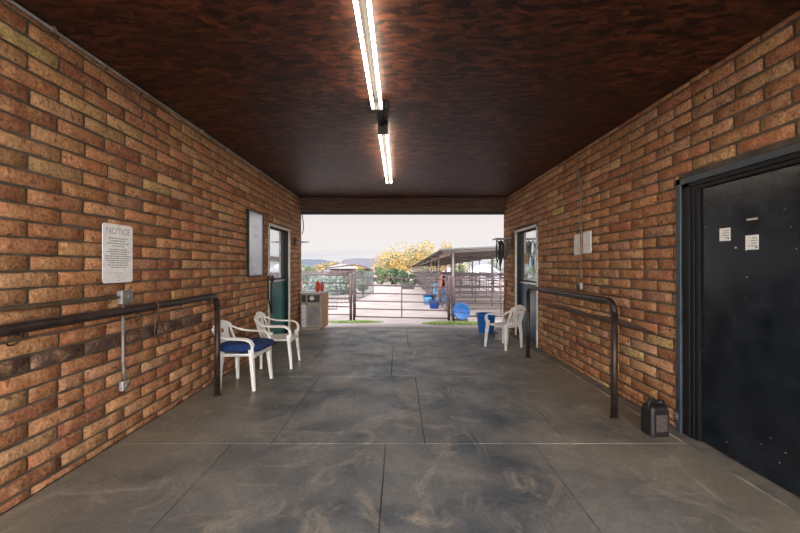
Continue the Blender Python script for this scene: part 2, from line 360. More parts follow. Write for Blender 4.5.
# ------------------------------------------------------------------ walls of slump brick
def wall(name, xf, sgn, openings, dark, seed):
    """xf wall face, sgn +1: solid lies towards +X. openings: (y0, y1, ztop)"""
    rnd = random.Random(seed)
    b = MB(); cols = []
    b.use('mortar')
    T = .34
    def slab(y0, y1, z0, z1):
        xa, xb = xf+sgn*.013, xf+sgn*T
        b.box(min(xa, xb), max(xa, xb), y0, y1, z0, z1)
    y = Y0
    for (a, c, zt) in sorted(openings):
        slab(y, a, 0, CEIL); slab(a, c, zt, CEIL); y = c
    slab(y, Y1-.012, 0, CEIL)
    base_faces = len(b.f)
    b.use('brick')
    n = 29; h = .1019; L = .3985
    pal = [((.42,.192,.086), 32), ((.37,.158,.072), 26), ((.46,.230,.110), 20), ((.28,.108,.054), 7), ((.47,.27,.125), 8), ((.45,.31,.13), 2), ((.41,.21,.12), 8)]
    bag = [c for c, k in pal for _ in range(k)]
    fcol = [(.1,.1,.1)]*base_faces
    def brick(y0, y1, z0, z1, col, end=False):
        if y1-y0 < .03: return
        g = .0085
        y0 += g*rnd.uniform(.6, 1.3); y1 -= g*rnd.uniform(.6, 1.3); z0 += g*rnd.uniform(.6, 1.2); z1 -= g*rnd.uniform(.6, 1.2)
        out = rnd.uniform(-.002, .004); tilt = rnd.uniform(-.003, .003)
        ny = 6
        rows = [(0, .014), (.10, .0035), (.28, 0.0), (.72, 0.0), (.90, .0035), (1, .014)]
        vs = []
        for i in range(ny+1):
            u = i/ny
            ed = .006 if i in (0, ny) else 0
            yy = y0+(y1-y0)*u
            wb = rnd.uniform(-.003, .003); wt = rnd.uniform(-.003, .003)
            for (w, d) in rows:
                zz = z0+wb+(z1+wt-z0-wb)*w
                xx = xf - sgn*(out + tilt*(u-.5) - d - ed + rnd.uniform(-.0012, .0012))
                if i in (0, ny):
                    yy2 = yy
                    xx = xf - sgn*(out-.016)
                else: yy2 = yy
                vs.append((xx, yy2, zz))
            if i == 0 or i == ny-1:
                # a second station close to the brick's end keeps the arris crisp
                pass
        k = len(rows); fs = []
        for i in range(ny):
            for j in range(k-1): fs.append((i*k+j, (i+1)*k+j, (i+1)*k+j+1, i*k+j+1))
        # shift first / last inner station near the ends
        for i, yy in ((1, y0+.010), (ny-1, y1-.010)):
            for j in range(k):
                p = vs[i*k+j]; vs[i*k+j] = (p[0], yy+rnd.uniform(-.002,.002), p[2])
        b.add(vs, fs, True)
        fcol.extend([col]*len(fs))
    for i in range(n+1):
        z0 = max(i*h-.048, 0); z1 = min(i*h-.048+h, CEIL)
        # running bond with the odd short brick, as laid
        y = Y0-(.5*L if i % 2 else 0)-rnd.uniform(0, .03)
        cuts = [(a, c) for (a, c, zt) in openings if z0 < zt-.03]; half = False
        while y < Y1:
            ln = L
            if half: ln = L*.5; half = False
            elif rnd.random() < .03: ln = L*.5; half = True
            a, e = max(y, Y0), min(y+ln, Y1)
            y += ln
            col = rnd.choice(bag)
            q = rnd.uniform(.78, 1.12); col = tuple(min(1, v*q*rnd.uniform(.95, 1.05)) for v in col)
            if dark and dark[0](i, (a+e)/2): col = dark[1]
            segs = [(a, e)]
            for (ca, cc) in cuts:
                ns = []
                for (p, r) in segs:
                    if r <= ca or p >= cc: ns.append((p, r))
                    else:
                        if p < ca: ns.append((p, ca))
                        if r > cc: ns.append((cc, r))
                segs = ns
            for (p, r) in segs: brick(p, r, z0, z1, col)
    # brick end of the wall, seen in the far opening
    k0 = len(b.f)
    for i in range(n):
        z0 = i*h+.007; z1 = (i+1)*h-.007
        col = tuple(v*rnd.uniform(.85, 1.1) for v in rnd.choice(bag))
        xa, xb = xf+sgn*.004, xf+sgn*T
        if i % 2:
            xm = xf+sgn*(T*.5)
            b.box(min(xa, xm-sgn*.005), max(xa, xm-sgn*.005), Y1-.02, Y1, z0, z1); b.box(min(xm+sgn*.005, xb), max(xm+sgn*.005, xb), Y1-.02, Y1, z0, z1)
            fcol.extend([col]*12)
        else:
            b.box(min(xa, xb), max(xa, xb), Y1-.02, Y1, z0, z1); fcol.extend([col]*6)
    me_o = b.build(name)
    me = me_o.data
    at = me.attributes.new('brick_colour', 'FLOAT_COLOR', 'FACE')
    buf = []
    for c in fcol: buf += [c[0], c[1], c[2], 1.0]
    at.data.foreach_set('color', buf)
    return struct(me_o)

DOOR_L = (6.40, 7.65, 2.165)
DOOR_R = (6.45, 7.69, 2.145)
DOOR_B = (1.55, 3.20, 2.150)
wall('wall_left', WL, -1, [DOOR_L], (lambda i, y: i == 8 and y < 4.25, (.11, .062, .050)), 3)
wall('wall_right', WR, 1, [DOOR_R, DOOR_B], None, 11)

# thin dark strip on the bricks behind the right-hand rail
b = MB()
rnd = random.Random(4)
def dark_strip(u, v, l):
    y = 3.45+(6.10-3.45)*u
    mid = .80+.012*math.sin(y*5); hw = .030+.014*noise.noise(Vector((y*3, 1, 0)))
    e = min(1, 8*u, 8*(1-u)); 
    return (WR-.0055-(0 if l else .0012), y, mid+hw*e*(2*v-1)+.008*noise.noise(Vector((y*14, v*3, 5))))
b.grid(dark_strip, 60, 3)
M['dark_strip'] = mat('dark brick strip', (.085, .045, .030), .7, col2=(.13, .07, .045), scale=10)
o = b.build('trim_1', 'dark_strip'); struct(o, 'dark strip on the bricks behind the rail')

# ------------------------------------------------------------------ floor, ceiling, beam
b = MB(); b.use('joint_dirt'); b.box(WL-.3, WR+.3, Y0, 8.42, -.25, -.007)
b.use('floor')
rows = [(-1.7, -.70, [-1.1, .12, 1.3]), (-.70, 1.13, [-1.35, -.10, 1.12]), (1.13, 2.96, [-1.33, -.108, 1.07]), (2.96, 4.76, [-1.02, .205, 1.36]), (4.76, 6.58, [-1.30, -.105, 1.12]), (6.58, 8.40, [-1.05, .16, 1.38])]
for (a, c, xs) in rows:
    g = .0035
    ed = [WL-.01]+xs+[2.27]
    for x0, x1 in zip(ed, ed[1:]):
        b.box(x0+g, x1-g, a+g, c-g, -.12, rnd.uniform(-.0012, .0012))
b.use('slab_edge'); b.box(2.274, 2.290, Y0, 5.9, -.12, .001); b.use('concrete'); b.box(2.293, WR+.12, Y0, 8.40, -.12, -.004)
o = b.build('floor', bevel=.004, segs=2); struct(o)
b = MB(); 
for k in range(9):
    ya = Y0+k*1.24
    for (xa, xb) in ((WL-.34, .10), (.10, WR+.34)):
        b.box(xa+.0007, xb-.0007, ya+.0007, min(ya+1.24, 8.37)-.0007, CEIL, CEIL+.016)
b.box(WL-.34, WR+.34, Y0, 8.6, CEIL+.017, CEIL+.2)
o = b.build('ceiling', 'osb'); struct(o)
b = MB(); b.use('beam'); b.box(WL, WR, 8.37, 8.47, 2.665, CEIL); b.use('header'); b.box(WL, WR, 8.47, 8.60, 2.60, CEIL); b.use('beam'); b.box(WL, WR, 8.355, 8.37, 2.70, 2.706)
o = b.build('trim_2', bevel=.006); struct(o, 'brown timber beam across the far opening')
# thin conduit in the angle of the left wall and the ceiling
b = MB(); b.sweep([(WL+.018, Y0+.1, CEIL-.022), (WL+.018, 8.2, CEIL-.022), (WL+.02, 8.30, CEIL-.06), (WL+.02, 8.33, 2.62)], .011, seg=8)
r = empty('ceiling_conduit', (0,0,0), 0, 'thin grey conduit running along the top of the left brick wall', 'conduit')
b.build('conduit_pipe', 'galv', r)
for y in (-1, .6, 2.4, 4.2, 6.0, 7.6):
    b = MB(); b.box(WL, WL+.032, y-.012, y+.012, CEIL-.042, CEIL-.002); b.build('strap_clip', 'galv', r, bevel=.002)

# ------------------------------------------------------------------ lamps
def make_lamp(label):
    t = empty('strip_light', (0,0,0), 0, label, 'ceiling light', 'twin tube strip lights on the ceiling')
    Lh = 1.24
    b = MB(); b.prism([(-.020,0), (-.014,-.034), (.014,-.034), (.020,0)], -Lh, Lh); b.build('housing', 'lamp_body', t, bevel=.003)
    for e in (-1, 1):
        b = MB(); b.box(-.054, .054, min(e*Lh, e*(Lh-.035)), max(e*Lh, e*(Lh-.035)), -.104, -.0); b.build('lamp_holder', 'socket', t, bevel=.004)
    for x in (-.037, .037):
        b = MB(); b.lathe([(.0005,-Lh+.036), (.0115,-Lh+.036), (.0125,-Lh+.05), (.0125,Lh-.05), (.0115,Lh-.036), (.0005,Lh-.036)], (x, 0, -.085), 16, 'y'); b.build('tube', 'tube', t)
    for y in (-.45, -.30):
        b = MB(); b.lathe([(.0005,-.044), (.006,-.044), (.006,-.03)], (0, y, 0), 10); b.build('screw', 'strap', t)
    return t
l1 = make_lamp('twin tube strip light nearest the camera, cut by the top of the photo'); l1.location = (-.205, 2.22, CEIL)
l2 = copy_tree(l1); l2.location = (-.178, 5.28, CEIL); l2['label'] = 'complete twin tube strip light nearer the far opening'
b = MB(); b.box(-.30, -.10, 3.50, 3.62, CEIL-.05, CEIL); b.box(-.22, -.17, 3.62, 4.04, CEIL-.022, CEIL); b.box(-.22, -.17, 3.44, 3.50, CEIL-.022, CEIL)
tag(b.build('junction_box', 'strap', bevel=.004), 'dark junction box on the ceiling between the two strip lights', 'junction box')

# ------------------------------------------------------------------ hitching rails
def hitch(x, ya, yb, label, rings, foot_a=True):
    t = empty('hitching_rail', (x, yb, 0), 0, label, 'hitching rail')
    L_ = ya-yb; z = 1.085; r = .030; c = .11
    pts = [(0, L_, z-c)]
    b = MB()
    arc = lambda y0, s: [(0, y0-s*c*(1-math.cos(q)) if 0 else y0+s*(-c+c*math.sin(q)), z-c+c*math.cos(q)) for q in [R(k) for k in range(0, 91, 15)]]
    far = arc(L_, 1); near = [(0, -p[1]+L_, p[2]) for p in far]
    path = far[::1] + []
    # top bar from near bend to far bend
    top = [(0, c-c*math.sin(R(90-k)) , z-c+c*math.cos(R(90-k))) for k in range(0, 91, 15)]
    path = top + [(0, L_-c+c*math.sin(R(k)), z-c+c*math.cos(R(k))) for k in range(0, 91, 15)]
    b.sweep(path, r, seg=18, up=(1,0,0)); b.build('top_bar', 'pipe', t)
    for y in (0, L_):
        b = MB(); b.cyl((0, y, -.02), (0, y, z-c), r, seg=18); b.lathe([(.045,0), (.04,.008), (.03,.012)], (0, y, 0), 18, cap=False); b.build('post', 'pipe', t)
    for (yr, R_, tilt) in rings:
        b = MB(); b.X = Matrix.Translation((0, yr-yb, z-r+.002)) @ Matrix.Rotation(tilt, 4, 'Y')
        b.ring((0, 0, 0), .010, .004, 'y', 12); b.ring((0, 0, -R_-.004), R_, .0055, 'x', 22)
        b.build('tie_ring', 'ring', t)
    return t
hl = hitch(-1.99, 4.07, .55, 'brown pipe hitching rail along the left wall', [(1.95, .036, R(36)), (2.84, .030, R(14)), (3.90, .030, R(10))])
hr = hitch(2.0, 5.78, 3.46, 'brown pipe hitching rail along the right wall', [(3.72, .026, .1), (4.72, .024, -.1), (5.62, .024, 0)])
# snap and chain hanging over the left rail
t = empty('tie_chain', (-1.99, 3.02, 1.085), 0, 'short tie chain with rusty snap hung over the left rail', 'chain')
b = MB(); b.ring((0,0,0), .036, .0055, 'y', 22); b.build('collar', 'ring', t)
b = MB()
for k in range(4):
    b.X = Matrix.Translation((.034, 0, -.048-.028*k)) @ Matrix.Rotation(R(90*(k % 2)), 4, 'Z') @ Matrix.Diagonal((1, 1, 1.5, 1)); b.ring((0,0,0), .011, .0032, 'x', 12)
b.X = Matrix.Identity(4)
b.sweep([(.034,0,-.10), (.034,.05,-.15), (.034,.07,-.21), (.034,.04,-.265), (.034,-.02,-.25), (.034,-.05,-.20), (.034,-.03,-.14), (.034,0,-.10)], .0060, seg=6)
b.sweep([(.034,0,-.14), (.034,-.012,-.20), (.034,.0,-.25), (.034,.012,-.32)], .0070, seg=6)
b.build('links', 'ring', t)

# ------------------------------------------------------------------ left wall: notice, electrics, board
def face_left(t): t.rotation_euler = (0, 0, 0)
t = empty('notice_sign', (WL, 2.965, 1.28), 0, 'white printed metal notice on the left brick wall above the grey box', 'sign')
poly = []
w2, hh, cr = .157, .462, .022
for (cy, cz, a0) in ((w2-cr, hh-cr, 0), (-w2+cr, hh-cr, 90), (-w2+cr, cr, 180), (w2-cr, cr, 270)):
    for k in range(0, 91, 30): poly.append((cy+cr*math.cos(R(a0+k)), cz+cr*math.sin(R(a0+k))))
b = MB(); b.prism(poly, .006, .012, 'x'); b.build('sheet', 'sign_white', t)
RL = (R(90), 0, R(90))
text('heading', 'NOTICE', .070, 'faded_ink', t, (.0125, 0, .405), RL, .0004)
b = MB(); rn = random.Random(5)
def words(b, x, y0, y1, z, hgt):
    y = y0
    while y < y1-.006:
        l = min(rn.uniform(.012, .034), y1-y); b.box(x, x+.0006, y, y+l, z-hgt/2, z+hgt/2); y += l+.006
for k, (w, hg) in enumerate([(.20,.009), (.16,.010), (.24,.010), (.13,.008)]): words(b, .012, -w/2, w/2, .350-k*.020, hg)
b.build('small_heading', 'faded_ink', t)
b = MB()
for k, w in enumerate([.20, .24, .17, .27, .28, .25, .20, .22, .16]): words(b, .012, -w/2, w/2, .262-k*.0175, .0055)
b.build('text_lines', 'ink', t)
b = MB()
for k, w in enumerate([.10, .07, .04]): words(b, .012, -w/2, w/2, .078-k*.018, .004)
b.build('small_print', 'faded_ink', t)
for y, z in ((0, .450), (0, .018)):
    b = MB(); b.lathe([(.0005,.0165), (.004,.0155), (.005,.012)], (0, y, z), 10, 'x'); b.build('screw', 'ring', t)

t = empty('wall_conduit', (WL, 3.02, 0), 0, 'grey conduit with switch box and low outlet on the left brick wall', 'conduit')
b = MB(); b.sweep([(.022, -4.8, 1.165), (.022, -.07, 1.165)], .0125, seg=12); b.build('horizontal_pipe', 'conduit_brown', t)
b = MB(); b.sweep([(.022, -.02, 1.11), (.022, -.02, .66), (.020, -.01, .56), (.020, .0, .49)], .0125, seg=12); b.build('vertical_pipe', 'galv', t)
bx = MB(); bx.box(0, .045, -.062, .062, 1.108, 1.218); o = bx.build('switch_box', 'box_steel', t, bevel=.006)
b = MB(); b.box(.045, .049, -.056, .056, 1.114, 1.212); b.box(.049, .060, -.008, .008, 1.150, 1.176); b.build('cover_plate', 'galv', o, bevel=.001)
bx = MB(); bx.box(0, .036, -.038, .038, .405, .485); o = bx.build('outlet_box', 'box_steel', t, bevel=.006)
b = MB(); b.lathe([(.024,.036), (.024,.042), (.006,.044)], (0, 0, .445), 16, 'x'); b.build('outlet_cover', 'galv', o)


t = empty('message_board', (WL, 5.77, 1.255), 0, 'tall silvery board in a thin black frame on the left wall', 'board')
b = MB(); b.box(.005, .028, -.285, .285, .015, .985); b.build('board_face', 'board_face', t)
b = MB()
b.box(0, .042, -.30, -.282, 0, 1.0); b.box(0, .042, .282, .30, 0, 1.0); b.box(0, .042, -.30, .30, 0, .018); b.box(0, .042, -.30, .30, .982, 1.0)
b.build('board_frame', 'board_frame', t, bevel=.003)
b = MB(); rn = random.Random(8)
for k in range(5): words(b, .028, -.20, -.20+rn.uniform(.12,.30), .26-k*.035, .006)
for z in (.62, .76): words(b, .028, -.03, .05, z, .02)
b.build('lettering', 'faded_ink', t)

# ------------------------------------------------------------------ doors
def dutch_door(name, xf, sgn, y0, y1, zt, midz, lower, label, notes):
    t = empty(name, (xf, (y0+y1)/2, 0), 0); tag(t, label, kind='structure')
    w = (y1-y0)/2; d = .095; s = sgn
    def bx(b, xa, xb, *r): b.box(min(xa*s, xb*s), max(xa*s, xb*s), *r)
    b = MB()   # cream casing, flush with the bricks
    bx(b, -.012, .03, -w, -w+.045, 0, zt); bx(b, -.012, .03, w-.022, w, 0, zt); bx(b, -.012, .03, -w, w, zt-.045, zt)
    b.build('door_casing', 'cream_frame', t, bevel=.004)
    b = MB()
    bx(b, .03, .30, -w, -w+.03, 0, zt); bx(b, .03, .30, w-.018, w, 0, zt); bx(b, .03, .30, -w, w, zt-.03, zt); bx(b, .20, .30, -w, w, 0, zt)
    b.build('door_jamb', 'jamb', t)
    b = MB(); bx(b, d, d+.045, -w+.03, w-.022, .01, midz-.012); dl = b.build('lower_leaf', lower, t, bevel=.004)
    b = MB()
    bx(b, d, d+.045, -w+.03, -w+.055, midz+.012, zt-.03); bx(b, d, d+.045, w-.040, w-.022, midz+.012, zt-.03)
    bx(b, d, d+.045, -w+.03, w-.022, midz+.012, midz+.048); bx(b, d, d+.045, -w+.03, w-.022, zt-.058, zt-.03)
    ul = b.build('upper_leaf', 'jamb', t, bevel=.004)
    b = MB(); bx(b, d+.008, d+.018, -w+.050, w-.035, midz+.045, zt-.055); b.build('pane', 'pane', ul)
    b = MB(); bx(b, d-.010, d, -w+.03, w-.022, midz-.02, midz+.014); b.build('rail_strip', 'silver', t, bevel=.002)
    b = MB(); b.lathe([(.0005,-.05), (.022,-.045), (.024,-.03), (.010,-.02), (.010,0)], (s*d, -w+.11, midz-.10), 14, 'x') if s > 0 else b.lathe([(.0005,.05), (.022,.045), (.024,.03), (.010,.02), (.010,0)], (s*d, -w+.11, midz-.10), 14, 'x')
    b.build('door_handle', 'steel', dl)
    for (ya, yb, za, zb, m) in notes:
        b = MB(); bx(b, d-.004, d+.008, ya, yb, za, zb); b.build('posted_note', m, ul)
    return t
dutch_door('door_1', WL, -1, *DOOR_L, 1.135, 'teal', 'teal half door with mirror glass above in the left wall', [])
dutch_door('door_2', WR, 1, *DOOR_R, 1.09, 'slate_blue', 'slate blue half door with mirror glass above in the right wall', [(.12,.34,1.46,1.66,'tan'), (.20,.34,1.17,1.26,'grey_board')])

# big black door
t = empty('door_3', (WR, (DOOR_B[0]+DOOR_B[1])/2, 0)); tag(t, 'wide black steel door in the right wall', kind='structure')
w = (DOOR_B[1]-DOOR_B[0])/2
b = MB()
for s in (-1, 1):
    b.box(-.022, .02, min(s*w, s*(w-.055)), max(s*w, s*(w-.055)), 0, 2.150)
b.box(-.022, .02, -w, w, 2.095, 2.150); b.build('door_casing', 'door_trim', t, bevel=.005)
b = MB()
for s in (-1, 1):
    b.box(-.004, .06, min(s*(w-.055), s*(w-.13)), max(s*(w-.055), s*(w-.13)), 0, 2.10); b.box(.006, .06, min(s*(w-.13), s*(w-.165)), max(s*(w-.13), s*(w-.165)), 0, 2.08)
    b.box(.014, .06, min(s*(w-.165), s*(w-.205)), max(s*(w-.165), s*(w-.205)), 0, 2.06)
b.box(-.004, .06, -w+.05, w-.05, 2.065, 2.10); b.box(.010, .06, -w+.05, w-.05, 2.035, 2.065)
b.build('door_jamb', 'jamb', t, bevel=.003)
b = MB(); b.box(.034, .078, -w+.205, w-.205, .006, 2.036); leaf = b.build('door_leaf', 'black_door', t, bevel=.003)
b = MB(); b.box(.08, .30, -w, w, 0, 2.15); b.build('backing', 'jamb', t)
yc = (DOOR_B[0]+DOOR_B[1])/2
rn = random.Random(12)
for (ya, yb, za, zb) in ((2.73, 2.82, 1.60, 1.695), (2.515, 2.61, 1.525, 1.625)):
    b = MB(); b.use('paper'); b.box(.031, .0335, ya-yc, yb-yc, za, zb)
    b.use('faded_ink')
    for k in range(4):
        zz = zb-.02-k*.018; l = rn.uniform(.03, .06); b.box(.0303, .031, ya-yc+.012, ya-yc+.012+l, zz-.003, zz+.003)
    b.use('ink'); b.box(.0303, .031, ya-yc+.008, ya-yc+.02, za+.008, za+.02)
    b.build('sticker', None, leaf)
b = MB(); b.box(.030, .034, 2.525-yc, 2.60-yc, 1.728, 1.742); b.build('name_strip', 'chip', leaf)
b = MB()
for k in range(24):
    y = rn.uniform(-w+.22, w-.22); z = rn.choice([rn.uniform(1.1, 1.8), rn.uniform(.02, .4), rn.uniform(.1, 2)]); q = rn.uniform(.0012, .0042)
    b.lathe([(.0003, .0326), (q, .0330), (q*1.1, .0342)], (0, y, z), 6, 'x')
b.lathe([(.0003, .0320), (.007, .0328), (.009, .0342)], (0, 2.69-yc, 1.545), 7, 'x')
b.build('paint_chips', 'chip', leaf)
b = MB(); b.box(-.030, -.022, w-.035, w-.012, .10, .16); b.lathe([(.0005,-.040), (.012,-.038), (.012,-.02)], (0, w-.024, .13), 10, 'x'); b.build('floor_bolt', 'steel', t, bevel=.002)

# ------------------------------------------------------------------ right wall: conduit, papers
t = empty('wall_conduit', (WR, 4.87, 0), 0, 'thin brown conduit dropping from the ceiling to a switch on the right wall', 'conduit')
b = MB(); b.sweep([(-.02, .10, CEIL-.002), (-.02, .10, 2.66), (-.02, .06, 2.60), (-.02, 0, 2.52), (-.02, .0, 1.22)], .0095, seg=10); b.build('pipe', 'conduit_brown', t)
b = MB(); b.box(-.045, -.004, -.032, .032, 1.11, 1.20); o = b.build('switch_box', 'box_steel', t, bevel=.008)
b = MB(); b.box(-.080, -.045, -.030, .006, 1.10, 1.17); b.build('plug', 'strap', o, bevel=.008)
for z in (1.26, 1.9):
    b = MB(); b.box(-.03, -.004, -.014, .014, z, z+.02); b.build('pipe_strap', 'galv', t)
for k, (ya, yb, z0, lab) in enumerate(((4.625, 4.84, 1.572, 'white paper sheet on the right wall, on the camera side of the conduit'), (4.862, 5.085, 1.560, 'white paper sheet on the right wall, on the far side of the conduit'))):
    b = MB(); b.use('paper')
    def sh(u, v, l, ya=ya, yb=yb, z0=z0):
        return (WR-.0065-(0 if l else .0012)-.003*abs(math.sin(u*3+k))*v*(1-v)*4, ya+(yb-ya)*u, z0+.282*v)
    b.grid(sh, 6, 6); b.use('faded_ink')
    o = b.build('paper_sheet'); tag(o, lab, 'paper notice', 'paper sheets on the right wall')
    b = MB()
    for q in range(12):
        l = rn.uniform(.09, .17); words(b, WR-.0112, ya+.022, ya+.022+l, z0+.255-q*.019, .004)
    b.build('print', 'faded_ink', o)

# ------------------------------------------------------------------ chairs
def make_chair(style, m, label, cushion=False):
    t = empty('patio_chair', (0,0,0), 0, label, 'chair', 'white resin patio chairs')
    # front is +Y
    b = MB()
    def seat(u, v, l):
        x = (u-.5)*(.46-.06*(1-v)); y = -.20+.43*v
        z = .430-.018*math.cos((u-.5)*PI)*math.sin(v*PI)+.015*v-.02*max(0, v-.88)/.12-(.012 if l else 0)
        if l and (u in (0, 1) or v in (0, 1)): z -= .022
        return (x, y, z)
    b.grid(seat, 12, 12); b.build('seat', m, t)
    # legs: tapering channels
    for sx in (-1, 1):
        b = MB(); b.sweep([(sx*.225, .190, .50), (sx*.235, .212, .30), (sx*.25, .240, 0)], [.036,.030,.019], [.024,.022,.016], up=(0,1,0), square=True); b.build('leg', m, t)
        b = MB(); b.sweep([(sx*.195, -.18, .46), (sx*.205, -.200, .25), (sx*.215, -.200, 0)], [.032,.027,.017], [.024,.020,.015], up=(0,1,0), square=True); b.build('leg', m, t)
        # armrest sweeps down from the back and turns into the front leg
        pts = [(sx*.170,-.300,.735), (sx*.205,-.272,.710), (sx*.245,-.215,.672), (sx*.270,-.13,.645), (sx*.280,-.03,.637), (sx*.280,.07,.635), (sx*.272,.15,.628), (sx*.258,.200,.600), (sx*.245,.222,.55), (sx*.232,.215,.47)]
        b = MB(); b.sweep(pts, [.022,.023,.024,.026,.028,.028,.028,.028,.027,.028], [.011]*7+[.014,.016,.018], up=(0,0,1), square=True); b.build('armrest', m, t)
        # side stile of the back
        b = MB(); b.sweep([(sx*.185,-.195,.435), (sx*.195,-.235,.56), (sx*.185,-.285,.70), (sx*.150,-.305,.765)], [.017,.015,.015,.016], [.010]*4, up=(0,1,0), square=True); b.build('back_stile', m, t)
    # top rail
    pts = []
    for k in range(9):
        u = -1+2*k/8; pts.append((u*.185, -.318+.035*u*u, .785-.055*u*u))
    b = MB(); b.sweep(pts, [.009]*9, [.022,.028,.032,.034,.035,.034,.032,.028,.022], up=(0,0,1), square=True)
    br = b.build('backrest', m, t)
    bp = lambda u, z: (u, -.198-.10*((z-.43)/.35)-.02*math.sin((z-.43)/.35*PI)+.9*u*u*.6, z)
    if style == 'splat':
        b = MB()
        def panel(x0, x1, z0, z1):
            f = lambda u, v, l: (lambda z: (lambda w: tuple(Vector(bp((x0+(x1-x0)*u)*w, z))+Vector((0, -.006*l, 0))))(.80+.45*(z-.43)/.35))(z0+(z1-z0)*v)
            b.grid(f, 6, 8)
        # panel with a small square hand hole
        panel(-.115, -.030, .43, .775); panel(.030, .115, .43, .775); panel(-.030, .030, .43, .665); panel(-.030, .030, .715, .775)
        b.build('splat', m, br)
    else:
        for k in range(7):
            x = (k-3)*.046
            b = MB(); b.sweep([bp(x*(1+.15*(z-.43)/.35), z) for z in (.425, .50, .58, .66, .72, .775)], .0125, .0045, up=(0,1,0), square=True); b.build('slat', m, br)
        b = MB(); b.sweep([bp(x, .47) for x in (-.18,-.09,0,.09,.18)], [.008]*5, [.02]*5, up=(0,0,1), square=True); b.build('lower_rail', m, br)
    return t
def put(o, x, y, ang): o.scale = (.96, .96, .93); o.location = (x, y, ground_z(y)); o.rotation_euler = (0, 0, ang)
c1 = make_chair('splat', 'white_plastic', 'white resin armchair with the navy cushion, beside the left rail post')
put(c1, -1.855, 4.46, R(-90-4))
c2 = copy_tree(c1); put(c2, -1.72, 5.34, R(-90+2)); c2['label'] = 'white resin armchair without a cushion, against the left wall by the teal door'
c3 = make_chair('slat', 'old_plastic', 'white resin armchair with slatted back on the right, beside the blue tub')
put(c3, 1.84, 6.50, R(35))

# cushion
t = MB()
S = .525; N = 32
pts_t = [(-.14,-.14), (.14,-.14), (-.14,.14), (.14,.14), (0,0)]
def cush(u, v, l):
    a, c_ = 2*u-1, 2*v-1
    # squircle outline
    k = 1-.05*(a*a*c_*c_)
    x, y = a*S/2*k, c_*S/2*k
    e = (1-abs(a)**4)*(1-abs(c_)**4); e = max(e, 0)**.42
    th = .066*e
    for (px, py) in pts_t:
        d = (x-px)**2+(y-py)**2; th -= .024*math.exp(-d/.0011)
    th -= .010*(math.exp(-(x/.018)**2)+math.exp(-(y/.018)**2))*e
    th += .006*noise.noise(Vector((x*9, y*9, l)))*e
    th = max(th, .002)
    return (x, y, .066+th if not l else .066-th*.9)
t.grid(cush, N, N)
cu = t.build('seat_cushion', 'navy'); tag(cu, 'navy blue tufted cushion on the seat of the near left chair', 'cushion')
cu.location = (-1.83, 4.46, .402); cu.rotation_euler = (0, R(-2), R(-94))
for (px, py) in pts_t:
    b = MB(); b.lathe([(.0005,.0120), (.008,.010), (.010,.003)], (px, py, .104), 10); b.build('tuft_button', 'thread', cu)

# ------------------------------------------------------------------ jug by the black door
t = empty('oil_jug', (2.150, 3.13, 0), R(8), 'grimy black square plastic jug beside the black door frame', 'jug')
b = MB()
rx, ry = .086, .068
prof = [(0, .94), (.012, 1.0), (.09, 1.0), (.17, 1.0), (.215, .98), (.240, .86), (.252, .70)]
vs = []; fs = []
ring = [(-1,-.78), (-.78,-1), (.78,-1), (1,-.78), (1,.78), (.78,1), (-.78,1), (-1,.78)]
for (z, s) in prof:
    for (a, c_) in ring: vs.append((a*rx*s, c_*ry*s, z))
for i in range(len(prof)-1):
    for j in range(8): fs.append((i*8+j, i*8+(j+1) % 8, (i+1)*8+(j+1) % 8, (i+1)*8+j))
fs.append(tuple(range(7, -1, -1))); fs.append(tuple((len(prof)-1)*8+j for j in range(8)))
b.add(vs, fs); jb = b.build('body', 'jug', t, bevel=.006)
b = MB(); b.sweep([(-.066,0,.225), (-.064,0,.262), (-.050,0,.280), (-.01,0,.282), (.014,0,.274), (.020,0,.235)], .011, .015, square=True, up=(0,1,0)); b.build('handle', 'jug', t, bevel=.003)
b = MB(); b.lathe([(.026,.238), (.026,.262), (.030,.262), (.030,.290), (.027,.294), (.0005,.294)], (.050, 0, -.012), 20); b.build('cap', 'jug', t)
b = MB(); b.box(-.048, .054, -.0705, -.0685, .045, .185); b.build('label_patch', 'jug_label', jb, bevel=.002)

# ------------------------------------------------------------------ cabinet in the far left corner, jars
gz = -.03
t = empty('outdoor_cabinet', (-1.95, 8.60, gz), 0, 'weathered wooden cabinet with dial and slate door by the left wall end', 'cabinet')
# local: front at y=-.36, x -.24..+.24, height .87
x0, x1, ya, yb, H = -.235, .240, -.36, .34, .845
b = MB(); b.box(x0, x0+.02, ya+.02, yb, .04, H); b.box(x0, x1-.015, yb-.02, yb, .04, H); b.box(x0, x1, ya+.03, yb, .04, .07); b.box(x0, x1, ya+.06, yb-.03, .07, H-.02); b.build('carcass', 'cab_wood', t)
b = MB()
for k in range(6):
    y_ = ya+.02+k*(yb-ya-.02)/6; b.box(x1-.016, x1+.004, y_+.003, y_+(yb-ya-.02)/6-.003, .04, H)
b.build('side_planks', 'cab_side', t, bevel=.003)
b = MB()
for (p, q) in ((x0, x0+.02), (x0+.115, x0+.145), (x1-.055, x1)): b.box(p, q, ya, ya+.03, 0, H)
b.box(x0, x1, ya, ya+.03, .60, .64); b.box(x0, x1, ya, ya+.03, H-.04, H); b.box(x0, x1, ya, ya+.03, .03, .085)
b.build('front_frame', 'cab_wood', t, bevel=.003)
b = MB(); b.box(x0+.145, x1-.055, ya+.012, ya+.06, .64, H-.04); b.box(x0+.02, x0+.115, ya+.012, ya+.06, .64, H-.04); b.build('upper_panel', 'cab_dark', t)
b = MB(); b.lathe([(.0005,-.018), (.040,-.014), (.052,0), (.055,.014)], (x0+.245, ya+.012, .735), 24, 'y'); b.build('dial', 'dial', t)
b = MB(); b.box(x0+.148, x1-.058, ya+.006, ya+.03, .088, .597); dr = b.build('door', 'cab_wood', t, bevel=.004)
